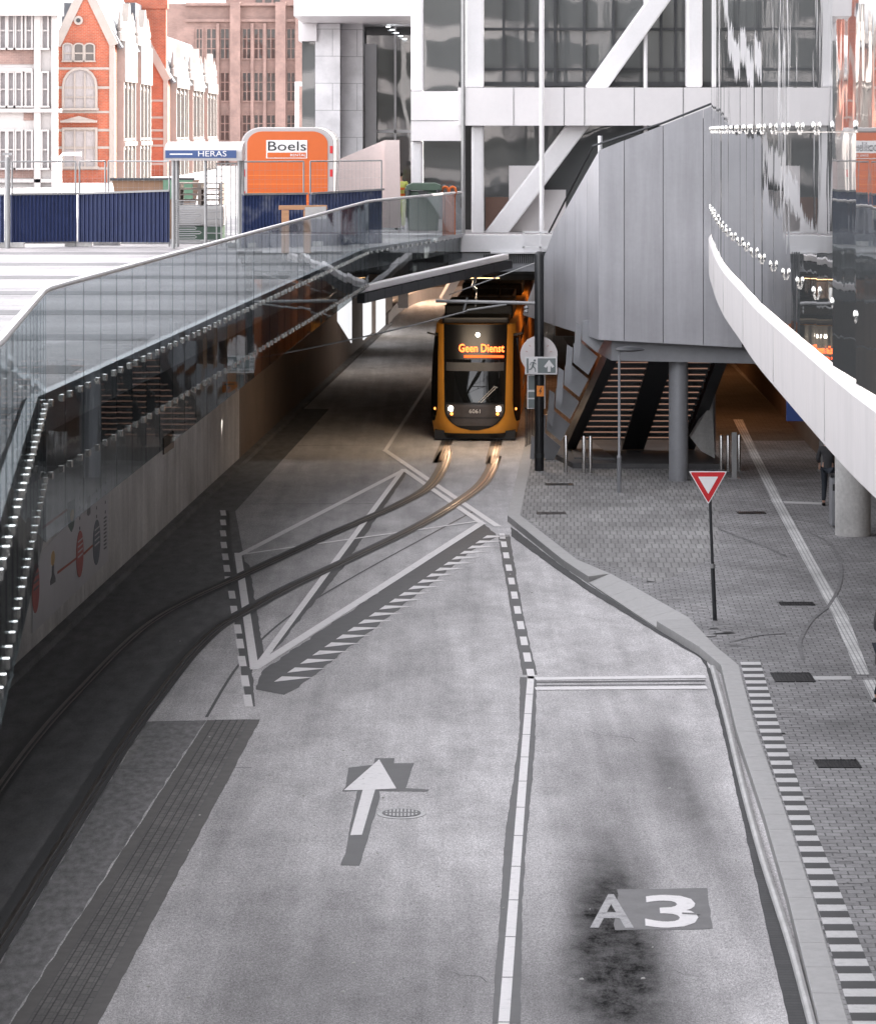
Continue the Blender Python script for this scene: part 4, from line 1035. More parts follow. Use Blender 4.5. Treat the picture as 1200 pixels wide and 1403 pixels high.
# give-way sign
yp = G(979, 850, PH); sY = F / yp.y
ys_ = thing('yield_sign', 'red and white triangular give-way sign on a dark pole', 'road sign', yp)
topc = Q(972, 690, yp.y); tb = Vector((yp.x, yp.y, .15))
MB().tube([tb, Vector((yp.x - .045, yp.y, 1.15))], .04, 10).build('pole_sleeve', 'darksteel', ys_, smooth=True)
MB().tube([Vector((yp.x - .045, yp.y, 1.15)), Q(971, 655, yp.y)], .028, 10).build('pole', 'darksteel', ys_, smooth=True)
MB().tube([Vector((yp.x - .043, yp.y, 1.12)), Vector((yp.x - .047, yp.y, 1.2))], .05, 10).build('collar', 'galv', ys_)
def tri(k, Yq, t):   # k shrinks towards the centroid, corners rounded
    P = [Vector((943.5, 646)), Vector((995.5, 646)), Vector((970, 691))]; c = (P[0] + P[1] + P[2]) / 3
    out = []
    P = [c + (p - c) * k for p in P]
    for i in range(3):
        a, b, d_ = P[i - 1], P[i], P[(i + 1) % 3]
        out += [b.lerp(a, .055), b.lerp(a, .015).lerp(b.lerp(d_, .015), .5), b.lerp(d_, .055)]
    return MB().prism([Q(p.x, p.y, Yq) for p in out], (0, t, 0))
tri(1, yp.y - .06, .03).build('sign_plate', 'signwhite', ys_); tri(.93, yp.y - .064, .003).build('red_border', 'signred', ys_); tri(.53, yp.y - .068, .003).build('white_field', 'signwhite', ys_)
MB().box(topc.x - .06, topc.x + .06, yp.y - .03, yp.y + .03, topc.z + .25, topc.z + .31).build('clamp', 'galv', ys_)
# bollards
def bollard(x, y, h, label):
    p = G(x, y, PH); o = thing('bollard', label, 'bollard', p, 0, 'stainless bollards under the stair box')
    MB().lathe([(.05, .15), (.05, .15 + h - .03), (.035, .15 + h)], p.x, p.y, 14).build('post', 'steel', o, smooth=True)
    MB().lathe([(.085, .15), (.085, .165)], p.x, p.y, 14).build('base_ring', 'galv', o)
bollard(775, 648, 1.0, 'stainless bollard nearest the black pole, standing alone')
bollard(799.5, 649, 1.0, 'stainless bollard left of the close pair beside the lamp post')
bollard(808.5, 649, 1.0, 'stainless bollard right of the close pair beside the lamp post')
bollard(987.5, 646, .97, 'stainless bollard first right of the round column')
bollard(997, 646, .97, 'stainless bollard just left of the flat grey post')
bollard(1012, 645, .97, 'stainless bollard half hidden behind the flat grey post')
p = G(1005.5, 656, PH); fp = thing('flat_post', 'flat grey steel post standing among the bollards by the guide strip', 'post', p)
MB().box(p.x - .07, p.x + .07, p.y - .03, p.y + .03, .15, 1.36).build('post', 'galv', fp, bevel=.01); MB().box(p.x - .16, p.x + .16, p.y - .12, p.y + .12, .15, .17).build('base_plate', 'galv', fp)
# bin by the column
p = G(1143, 722, PH); bn = thing('litter_bin', 'narrow grey litter bin standing against the thick round column', 'litter bin', p)
MB().box(p.x - .1, p.x + .22, p.y - .2, p.y + .25, .2, 1.3).build('body', 'greysteel', bn, bevel=.02); MB().box(p.x - .12, p.x + .24, p.y - .22, p.y + .27, 1.303, 1.36).build('lid', 'darksteel', bn)
MB().box(p.x - .07, p.x + .19, p.y - .203, p.y - .2005, 1.0, 1.15).build('opening', 'black', bn)
p = G(1125, 645, PH); hp = thing('hall_post', 'slim grey post standing behind the person near the hall wall', 'post', p)
MB().box(p.x - .06, p.x + .06, p.y - .04, p.y + .04, .15, 2.3).build('post', 'galv', hp); MB().box(p.x - .1, p.x + .1, p.y - .08, p.y + .08, .15, .18).build('foot', 'galv', hp)

# ================================================================== TRAM
TR_ = math.atan(.047)
tram = thing('tram', 'yellow and black tram with lit headlights waiting in the underpass mouth', 'tram', (1.08, 93, 0), -TR_)
def nose(u, w):
    a = abs(u) / 1.32
    z = .03 + .62 * max(0, (w - 1.0) / 2.4) ** 1.5 + .1 * max(0, (.55 - w) / .4) ** 2
    return z + 1.0 * a ** 4.2 + .12 * a * a
def front_patch(fn, name, m, off, par=tram, nu=24, nw=30, w0=.2, w1=3.5):
    mb = MB()
    for j in range(nw + 1):
        w = w0 + (w1 - w0) * j / nw; ul, ur = fn(w)
        for i in range(nu + 1):
            u = ul + (ur - ul) * i / nu; mb.v.append((u, nose(u, w) - off, w))
    k = nu + 1
    for j in range(nw):
        for i in range(nu): mb.f.append((j * k + i, j * k + i + 1, (j + 1) * k + i + 1, (j + 1) * k + i))
    return mb.build(name, m, par, smooth=True)
# body shell: front + sides + roof
mb = MB(); NW_, NU = 26, 28; LB = 31.
def halfw(w): return 1.325 * (1 - .10 * max(0, (w - 1.2) / 2.2) ** 2.2) * (1 - .06 * max(0, (.7 - w) / .5))
ws = [.22 + (3.42 - .22) * j / NW_ for j in range(NW_ + 1)]
for w in ws:
    hw = halfw(w)
    us = [-hw + 2 * hw * i / NU for i in range(NU + 1)]
    row = [(-hw, LB, w), (-hw, 8, w), (-hw, 2.4, w)] + [(u, nose(u, w), w) for u in us] + [(hw, 2.4, w), (hw, 8, w), (hw, LB, w)]
    mb.v += row
kk = NU + 7
for j in range(NW_):
    for i in range(kk - 1): mb.f.append((j * kk + i, j * kk + i + 1, (j + 1) * kk + i + 1, (j + 1) * kk + i))
mb.f.append(tuple(NW_ * kk + i for i in range(kk)))
mb.build('body', 'tramyellow', tram, smooth=True)
MB().box(-1.2, 1.2, .35, LB, .04, .3).build('underframe', 'black', tram)
MB().box(-1.22, 1.22, LB, LB + .2, .3, 3.3).build('rear_end', 'tramgrey', tram)
def umask(w):
    b = .9 + .05 * (w - 1) / 2.4
    if w < .95: b = .9 * math.sqrt(max(0.0004, 1 - ((.95 - w) / .62) ** 2))
    return -b, b
front_patch(umask, 'front_mask', 'black', .012, w0=.335, w1=3.44, nw=46)
front_patch(lambda w: (umask(w)[0] + .05, umask(w)[1] - .05), 'windscreen', 'tramglass', .02, w0=1.16, w1=2.42)
front_patch(lambda w: (umask(w)[0] + .04, umask(w)[1] - .04), 'lower_mask', 'trammask', .022, w0=.72, w1=1.1)
front_patch(lambda w: (umask(w)[0] + .07, umask(w)[1] - .07), 'bumper_panel', 'trammask', .022, w0=.47, w1=.69)
front_patch(lambda w: (-.86, .86), 'sun_blind', M('grey_blind', (.075, .075, .08), .6), .024, w0=2.08, w1=2.33, nw=4)
front_patch(lambda w: (-.86, .86), 'display_glass', 'shoe', .02, w0=2.46, w1=2.95, nw=6)
for s in (-1, 1):       # black corner panels / side windows
    mb = MB()
    for j in range(25):
        w = .55 + 2.6 * j / 24; hw = halfw(w)
        k0 = 1.11 + .1 * max(0, (1.15 - w) / .6) ** 2
        for i in range(9):
            t = i / 8; u = (k0 * (1 - t) + hw * t) * 1.0
            u = min(u, hw - 1e-3)
            y = nose(u, w)
            mb.v.append((s * (u + .012), y - .008, w))
    for j in range(24):
        for i in range(8): mb.f.append((j * 9 + i, j * 9 + i + 1, (j + 1) * 9 + i + 1, (j + 1) * 9 + i))
    # continue back along the flank
    mb.build('corner_window', 'tramglass', tram, smooth=True)
    for y0, y1, w0, w1 in ((1.25, 2.5, .85, 3.0), (3.1, 4.6, .4, 3.0), (5., 10, 1.15, 2.9), (11, 12.6, .4, 3.), (13, 19, 1.15, 2.9), (20, 21.6, .4, 3.), (22, 29, 1.15, 2.9)):
        a, b = s * (halfw(w0) + .012), s * (halfw(w1) + .012)
        MB().hexa([(a, y0, w0), (a, y1, w0), (a - s * .05, y1, w0), (a - s * .05, y0, w0)], [(b, y0, w1), (b, y1, w1), (b - s * .05, y1, w1), (b - s * .05, y0, w1)]).build('door' if w0 == .4 else 'side_window', 'tramglass', tram)
    hl = MB(); y = nose(.72, .97) - .03
    disc_mb(Vector((s * .7, y - .03, .97)), .075, .05, 16).build('headlight', 'bulb', tram)
    disc_mb(Vector((s * .68, nose(.68, .82) - .055, .82)), .045, .03, 12).build('marker_lamp', 'amber', tram)
    disc_mb(Vector((s * 1.2, nose(1.2, .92) - .05, .92)), .04, .04, 12).build('indicator', 'amber', tram)
    MB().bar((s * 1.16, .75, 3.12), (s * 1.42, .55, 3.2), .05).build('camera_arm', 'tramgrey', tram)
    L = bpy.data.lights.new('lamp', 'SPOT'); L.energy = 6; L.color = (1., .62, .36); L.spot_size = math.radians(60); L.spot_blend = .8; L.shadow_soft_size = .08
    lo = bpy.data.objects.new('lamp', L); COL.objects.link(lo); lo.parent = tram; lo.location = (s * .7, y - .1, .97); lo.rotation_euler = (math.radians(78), 0, math.pi)
disc_mb(Vector((.08, nose(.08, 3.14) - .05, 3.14)), .06, .04, 14).build('top_lamp', 'bulb', tram)
text('destination_text', 'Geen Dienst', 'led', tram, at_up(Vector((.19, nose(.2, 2.74) - .05, 2.74))), .33, .8, .006)
mbb = MB(); yy = nose(.2, 2.52) - .04; mbb.box(-.32, .86, yy, yy + .012, 2.47, 2.545); mbb.build('display_bar', 'ledbar', tram)
text('fleet_number', '6061', 'signwhite', tram, at_up(Vector((.02, nose(0, .9) - .035, .9))), .17, 1.1, .003)
for u0, w0, u1, w1 in ((.12, 1.17, .58, 1.62), (.18, 1.15, .64, 1.6)):
    MB().tube([(u0, nose(u0, w0) - .05, w0), (u1, nose(u1, w1) - .05, w1)], .013, 6).build('wiper', 'galv', tram)
MB().bar((.56, nose(.6, 1.64) - .055, 1.64), (.68, nose(.6, 1.6) - .055, 1.6), .03).build('wiper_blade', 'galv', tram)
MB().box(-1.0, 1.0, 1.15, 3.2, 3.43, 3.62).build('roof_box', 'black', tram, bevel=.06)
for (x0, x1, y0, y1, z1) in ((-1.05, 1.05, 3.8, 8.5, 3.85), (-.9, .9, 11, 15, 3.8), (-1.05, 1.05, 17.5, 22, 3.85), (-.9, .9, 24, 29, 3.8)):
    MB().box(x0, x1, y0, y1, 3.43, z1).build('roof_box', 'tramgrey' if x0 > -1 else 'black', tram, bevel=.05)
mb = MB()
for s in (-.45, .45):
    mb.tube([(s, 9.2, 3.5), (s, 10.6, 4.05), (s, 9.6, 4.45)], .03, 6)
mb.tube([(-.75, 9.6, 4.47), (.75, 9.6, 4.47)], .025, 6); mb.build('pantograph', 'darksteel', tram)
front_patch(lambda w: (-1.05, 1.05), 'skirt', 'black', .03, w0=.1, w1=.24, nw=2)
for ch in tram.children: ch.matrix_parent_inverse = Matrix()

# ================================================================== PLAZA: FENCE, TURNSTILE, TRAILER
ZG = ZP
def heras(x0, x1, Y0, Y1, label, top=220):
    a = Vector(((x0 - 600) * Y0 / F, Y0, ZG)); b = Vector(((x1 - 600) * Y1 / F, Y1, ZG))
    o = thing('site_fence', label, 'fence', a, 0, 'wire mesh site fence panels on the plaza')
    zt = Vector((0, 0, 2.18)); zb2 = Vector((0, 0, .12)); f = MB()
    d = (b - a).normalized() * .04
    f.tube([a + d + zb2 * .0, a + d + zt], .022, 8).tube([b - d, b - d + zt], .022, 8).tube([a + d + zt, b - d + zt], .02, 8).tube([a + d + zb2, b - d + zb2], .02, 8)
    f.build('frame', 'galv', o)
    w = MB(); L = (b - a).length; n = int(L / .16)
    for i in range(1, n): p = a.lerp(b, i / n); w.tube([p + zb2, p + zt], .0016, 4, False)
    for i in range(1, 9): w.tube([a + Vector((0, 0, .12 + i * .23)), b + Vector((0, 0, .12 + i * .23))], .0018, 4, False)
    w.build('wire_mesh', 'greysteel', o)
    MB().box(a.x - .35, a.x + .35, a.y - .11, a.y + .11, ZG, ZG + .13).build('foot_block', 'concrete', o, bevel=.02)
heras(-70, 12, 79.6, 79.6, 'wire fence panel at the far left end in front of the white building')
heras(15, 106, 79.6, 80.4, 'wire fence panel in front of the white building and the red gable')
heras(108, 146, 80.5, 81.3, 'narrow wire fence panel bent back in front of the red gabled house')
heras(147, 234, 81.3, 80.3, 'wire fence panel beside the turnstile, before the red houses')
heras(332, 418, 79.5, 80.5, 'wire fence panel in front of the orange site trailer')
heras(424, 524, 80.5, 83, 'wire fence panel right of the orange trailer, before the plaster slab')
def hoard(x0, x1, Y0, Y1, z0, z1a, z1b, label, m='blue', n=18):
    a = Vector(((x0 - 600) * Y0 / F, Y0 - .08, ZG)); b = Vector(((x1 - 600) * Y1 / F, Y1 - .08, ZG))
    o = thing('hoarding', label, 'hoarding', a, 0, 'blue corrugated hoarding sheets')
    mb = MB(); d = (b - a).normalized(); nr = Vector((d.y, -d.x, 0)); N = n * 4; L = (b - a).length
    for i in range(N + 1):
        t = i / N; ph = i % 4; o_ = .05 if ph in (1, 2) else 0.
        tt = t if ph != 2 else t
        p = a.lerp(b, t) + nr * o_
        mb.v += [(p.x, p.y, ZG + z0), (p.x, p.y, ZG + z1a + (z1b - z1a) * t), (p.x - nr.x * .01, p.y - nr.y * .01, ZG + z1a + (z1b - z1a) * t), (p.x - nr.x * .01, p.y - nr.y * .01, ZG + z0)]
    for i in range(N):
        k0, k1 = i * 4, i * 4 + 4
        mb.f += [(k0, k1, k1 + 1, k0 + 1), (k0 + 1, k1 + 1, k1 + 2, k0 + 2), (k0 + 2, k1 + 2, k1 + 3, k0 + 3), (k0 + 3, k1 + 3, k1, k0)]
    mb.build('corrugated_sheet', m, o)
    MB().bar(a + nr * .07 + Vector((0, 0, z1a)), b + nr * .07 + Vector((0, 0, z1b)), .05).build('top_rail', 'galv', o)
hoard(-70, 7, 79.5, 79.5, .14, 1.36, 1.36, 'blue corrugated sheet cut by the left edge of the picture', n=10)
hoard(15, 106, 79.5, 80.3, .14, 1.36, 1.36, 'blue corrugated sheet below the white building')
hoard(108, 233, 80.4, 80.2, .12, 1.36, 1.44, 'blue corrugated sheet tilted slightly beside the turnstile', n=22)
hoard(332, 420, 79.4, 80.4, .0, 1.36, 1.36, 'scuffed blue corrugated sheet below the orange trailer', 'bluescuff', 20)
hoard(424, 523, 80.4, 83, .0, 1.36, 1.42, 'scuffed blue corrugated sheet right of the trailer, ending at the plaster slab', 'bluescuff', 22)
# turnstile
Yt = 79.; tq = lambda x, y, d=0.: Q(x, y, Yt + d)
ts = thing('turnstile', 'tall galvanised site turnstile with white and blue hood', 'turnstile', tq(283, 338))
a, b = tq(226, 219), tq(334, 195)
hood = MB(); N = 8; w0, w1 = tq(226, 0).x, tq(332, 0).x
pr = [(-.1, a.z - .02), (-.1, a.z + .2)] + [(-.1 + 1.4 * (1 - math.cos(t * math.pi / 2 / N)), a.z + .2 + .25 * math.sin(t * math.pi / 2 / N)) for t in range(1, N + 1)] + [(1.3, a.z - .02)]
hood.prism([(w0, Yt + o_, z) for o_, z in pr], (w1 - w0, 0, 0)); hood.build('hood', 'trailerwhite', ts)
MB().prism([tq(227, 216.5, -.115), tq(324, 216.5, -.115), tq(324, 206, -.115), tq(227, 206, -.115)], (0, .012, 0)).build('name_plate', 'heras', ts)
text('lettering', 'HERAS', 'signwhite', ts, at_up(tq(291, 211, -.122)), .2, 1.25, .004)
MB().prism([tq(233, 212, -.12), tq(264, 212, -.12), tq(264, 210.3, -.12), tq(233, 210.3, -.12)], (0, .004, 0)).build('lettering', 'signwhite', ts)
for x, d_ in ((238, 0), (282, 0), (328, 0), (238, 1.2), (328, 1.2)):
    p = tq(x, 0, 0); MB().tube([(p.x, Yt + d_, ZG), (p.x, Yt + d_, a.z)], .05 if x != 282 else .04, 8).build('post', 'galv', ts)
mb = MB()
for i in range(10):
    z = ZG + .15 + i * .11; L = .62 if i % 2 == 0 else .5
    mb.tube([(tq(240, 0).x, Yt + .05, z), (tq(240, 0).x + L, Yt + .05, z), (tq(240, 0).x + L + .04, Yt + .05, z + .03), (tq(240, 0).x + L, Yt + .05, z + .06), (tq(240, 0).x, Yt + .05, z + .06)], .014, 6)
mb.build('comb_arms', 'galv', ts)
mb = MB()
for i in range(11):
    z = ZG + .2 + i * .18; mb.tube([(tq(283, 0).x, Yt + .25, z), (tq(306, 0).x, Yt + .1, z)], .014, 6)
mb.build('rotor_arms', 'galv', ts)
mb = MB()
for i in range(5):
    x = tq(297 + i * 6.5, 0).x; mb.tube([(x, Yt + .02, ZG + .05), (x, Yt + .02, tq(0, 224).z)], .018, 6)
mb.tube([(tq(297, 0).x, Yt + .02, tq(0, 224).z), (tq(326, 0).x, Yt + .02, tq(0, 224).z)], .018, 6); mb.build('side_cage', 'galv', ts)
# pallets and clutter behind the turnstile
for i in range(4):
    z = ZG + 1.0 + i * .15 - (.0)
    o = thing('pallet', ['grey timber pallet lowest in the stack behind the turnstile', 'second grey timber pallet up in the stack behind the turnstile', 'third grey timber pallet up in the stack behind the turnstile', 'topmost grey timber pallet of the stack behind the turnstile'][i], 'pallet', (-6.3, 83.5, z), 0, 'pallets stacked behind the turnstile')
    mb = MB()
    for j in range(5): mb.box(-6.9, -5.7, 83.0 + j * .24, 83.14 + j * .24, z + .11, z + .14)
    mb.build('deck_boards', 'pallet', o); mb = MB()
    for x in (-6.9, -6.35, -5.8): mb.box(x, x + .1, 83, 84.1, z, z + .109)
    mb.build('bearers', 'pallet', o)
o = thing('wrapped_load', 'white wrapped load on the ground behind the turnstile under the pallets', 'load', (-6.3, 83.5, ZG))
MB().box(-6.95, -5.65, 82.9, 84.2, ZG + .45, ZG + .99).build('wrapping', 'tarp', o, bevel=.09); MB().box(-6.9, -5.7, 82.95, 84.1, ZG, ZG + .44).build('base_crate', 'green', o)
o = thing('skip_container', 'dark green and brown waste skip behind the fence left of the turnstile', 'skip', (-7.6, 86, ZG))
MB().hexa([(-8.6, 86, ZG), (-6.9, 86, ZG), (-6.9, 88, ZG), (-8.6, 88, ZG)], [(-8.9, 85.8, ZG + 1.6), (-6.7, 85.8, ZG + 1.6), (-6.7, 88.2, ZG + 1.6), (-8.9, 88.2, ZG + 1.6)]).build('tub', M('skip_brown', (.22, .13, .08), .7), o)
MB().box(-7.5, -6.69, 85.7, 85.79, ZG + 1.1, ZG + 1.62).build('green_flap', M('skip_green', (.1, .2, .13), .6), o)
MB().box(-8.95, -6.65, 85.72, 85.8, ZG + 1.603, ZG + 1.68).build('rim', 'darksteel', o)
# site trailer
Yq = 86.; rq = lambda x, y, d=0.: Q(x, y, Yq + d)
trl = thing('site_trailer', 'orange site trailer with rounded white edge and shop sign', 'trailer', rq(395, 325))
def arch(x0, x1, y0, y1, r):
    P = []
    for k_ in range(9):
        t = math.pi / 2 * k_ / 8; P.append((x0 + r * 1.25 - r * 1.25 * math.cos(t), y0 + r - r * math.sin(t)))
    P += [(x1 - (x - x0), y) for x, y in P[::-1]]
    return [(x0, y1)] + P + [(x1, y1)]
MB().prism([rq(x, y) for x, y in arch(331, 458, 174.5, 312, 22)], (0, 4.5, 0)).build('body', 'trailerwhite', trl, bevel=.03)
MB().prism([rq(x, y, -.02) for x, y in arch(339, 449, 180, 311, 17)], (0, .03, 0)).build('end_wall', 'orange', trl)
MB().prism([rq(x, y, -.04) for x, y in ((365, 192), (421, 192), (421, 217), (365, 217))], (0, .018, 0)).build('sign_panel', 'signwhite', trl)
MB().prism([rq(x, y, -.046) for x, y in ((366.5, 209), (419.5, 209), (419.5, 216), (366.5, 216))], (0, .004, 0)).build('sign_stripe', 'orange', trl)
text('lettering', 'Boels', 'text_dark', trl, at_up(rq(393, 200.8, -.05)), .37, 1.35, .004)
text('lettering', 'RENTAL', 'signwhite', trl, at_up(rq(408.5, 212.6, -.055)), .1, 1.2, .003)
mb = MB()
for y in (240, 252, 264, 276): mb.prism([rq(340, y, -.024), rq(448, y, -.024), rq(448, y + .5, -.024), rq(340, y + .5, -.024)], (0, .003, 0))
mb.build('panel_ribs', 'signorange', trl)
for y in (200, 232, 262):
    MB().prism([rq(452, y, -.012), rq(456, y, -.012), rq(456, y + 10, -.012), rq(452, y + 10, -.012)], (0, .011, 0)).build('red_reflector', 'signred', trl)
    MB().prism([rq(333, y, -.012), rq(336, y, -.012), rq(336, y + 10, -.012), rq(333, y + 10, -.012)], (0, .011, 0)).build('red_reflector', 'signred', trl)
for x in (350, 440): MB().box(rq(x, 0).x - .1, rq(x, 0).x + .1, Yq + .3, Yq + .5, ZG, rq(0, 312).z).build('support_leg', 'darksteel', trl)
for x in (345, 442): MB().tube([(rq(x, 0).x - .1, Yq + 2.3, ZG + .33), (rq(x, 0).x + .1, Yq + 2.3, ZG + .33)], .33, 16).build('wheel', 'black', trl)
# plaster slab, bin, worker etc.
sb_ = thing('plaster_slab', 'upright pinkish slab with a slanted top edge beside the orange trailer', 'slab', Q(500, 285, 92))
MB().prism([Q(x, y, 92) for x, y in ((456, 312), (456, 222), (472, 215), (527, 192), (532, 312))], (0, .3, 0)).build('side_face', 'plaster', sb_)
MB().prism([Q(x, y, 91.8) for x, y in ((527, 312), (527, 192), (547, 192), (549, 312))], (0, .6, 0)).build('end_face', 'plaster', sb_)
o = thing('wheeled_bin', 'dark green wheeled waste container behind the glass rail', 'bin', Q(580, 300, 88))
MB().prism([Q(x, y, 88) for x, y in ((556, 262), (604, 262), (600, 316), (560, 316))], (0, .9, 0)).build('tub', 'green', o, bevel=.03)
MB().prism([Q(x, y, 87.9) for x, y in ((554, 261), (557, 254), (565, 251), (596, 251), (604, 254), (606, 261))], (0, 1.1, 0)).build('lid', 'green', o, bevel=.02)
for x in (560, 600): MB().tube([Q(x, 260, 87.85), Q(x, 268, 87.85)], .06).build('lug', 'darksteel', o)
MB().prism([Q(x, y, 87.86) for x, y in ((572, 262), (587, 262), (583, 270), (576, 270))], (0, .03, 0)).build('latch', 'black', o)
o = thing('loop_handle', 'orange plastic double loop handle showing over the glass rail beside the green bin', 'loop handle', Q(615, 262, 88.5))
for x in (610, 620):
    mb = MB(); P = [Q(x + 4.6 * math.cos(k_ * math.pi / 8), 262 + 6 * math.sin(k_ * math.pi / 8), 88.5) for k_ in range(17)]
    mb.tube(P, .035, 8, False).build('loop', 'hivisorange', o)
MB().box(Q(606, 0, 88.5).x, Q(624, 0, 88.5).x, 88.45, 88.55, ZG, Q(0, 268, 88.5).z).build('stem', 'hivisorange', o)
o = thing('timber_trestle', 'raw timber trestle behind the glass rail in front of the blue hoarding', 'trestle', Q(417, 310, 76))
MB().prism([Q(x, y, 76) for x, y in ((382, 281.5), (448, 281), (449, 287), (382, 287.5))], (0, .12, 0)).build('top_beam', 'wood', o)
for x in (387, 417):
    MB().bar(Q(x + 4, 288, 76.05), Vector((Q(x + 4, 0, 76).x, 76.05, ZG)), .18, .1, (0, 1, 0)).build('leg', 'wood', o)
MB().prism([Q(x, y, 75.9) for x, y in ((418, 284), (447, 283), (447, 300), (418, 300))], (0, .05, 0)).build('sheet', 'tarp', o)
o = thing('lamp_column', 'white lamp column rising behind the orange trailer', 'street lamp', Q(407, 300, 110))
MB().tube([Vector((Q(407, 0, 110).x, 110, ZG)), Q(407, 112, 110)], .07, 8).build('post', 'white', o); MB().bar(Q(404, 115, 110), Q(414, 115, 110), .16).build('lamp_head', 'white', o)
o = thing('lamp_column', 'white lamp post with short arm before the red gabled house', 'street lamp', Q(83, 280, 110))
MB().tube([Vector((Q(83, 0, 110).x, 110, ZG)), Q(83, 215, 110), Q(87, 211, 110), Q(109, 211, 110)], .06, 8).build('post', 'white', o); MB().bar(Q(103, 211, 110), Q(112, 211, 110), .14).build('lamp_head', 'white', o)
o = thing('fence_post', 'stout grey post with cross bar at the left end of the fence', 'post', Q(11, 340, 79.2))
MB().tube([Vector((Q(11, 0, 79.2).x, 79.2, ZG)), Q(11, 215, 79.2)], .07, 10).build('post', 'galv', o); MB().bar(Q(4, 211, 79.2), Q(17, 211, 79.2), .06).build('cross_bar', 'galv', o)

# ================================================================== OLD HOUSES
class Face:           # a facade: origin, right vector, outward normal
    def __init__(s, o, r, n): s.o = Vector(o); s.r = Vector(r).normalized(); s.n = Vector(n).normalized()
    def p(s, x, z, d=0.): return s.o + s.r * x + s.n * d + Vector((0, 0, z))
    def box(s, mb, x0, x1, z0, z1, d0, d1):
        return mb.hexa([s.p(x0, z0, d0), s.p(x1, z0, d0), s.p(x1, z0, d1), s.p(x0, z0, d1)], [s.p(x0, z1, d0), s.p(x1, z1, d0), s.p(x1, z1, d1), s.p(x0, z1, d1)])
    def poly(s, mb, pts, d0, d1): return mb.prism([s.p(x, z, d0) for x, z in pts], s.n * (d1 - d0))
    def window(s, par, x0, x1, z0, z1, fr='stone', arch=0., cols=2, rows=2, pane_m='window', w=.12, d=.12):
        f = MB(); s.box(f, x0 - w, x0, z0, z1, 0, d); s.box(f, x1, x1 + w, z0, z1, 0, d); s.box(f, x0 - w * 1.5, x1 + w * 1.5, z0 - w, z0, 0, d * 1.5)
        pts = None
        if arch:
            n = 8; A = [(x0 + (x1 - x0) * .5 * (1 - math.cos(math.pi * k / n)), z1 + arch * math.sin(math.pi * k / n)) for k in range(n + 1)]
            B = [(x0 - w + (x1 - x0 + 2 * w) * .5 * (1 - math.cos(math.pi * k / n)), z1 + (arch + w) * math.sin(math.pi * k / n)) for k in range(n + 1)]
            for k in range(n): s.poly(f, [A[k], A[k + 1], B[k + 1], B[k]], 0, d)
            pts = [(x0, z0)] + A + [(x1, z0)]
        else:
            s.box(f, x0 - w, x1 + w, z1, z1 + w, 0, d)
        for c in range(1, cols): xx = x0 + (x1 - x0) * c / cols; s.box(f, xx - .05, xx + .05, z0, z1 + arch * .8, .01, d * .7)
        for r in range(1, rows): zz = z0 + (z1 - z0) * r / rows; s.box(f, x0, x1, zz - .04, zz + .04, .01, d * .65)
        wo = f.build('window', fr, par); pm = MB()
        if pts: s.poly(pm, pts, .002, .02)
        else: s.box(pm, x0, x1, z0, z1, .002, .02)
        pm.build('pane', pane_m, wo)
Zs = 4.6      # old street level
def gq(x, y, Y): return H - (y - YH) * Y / F
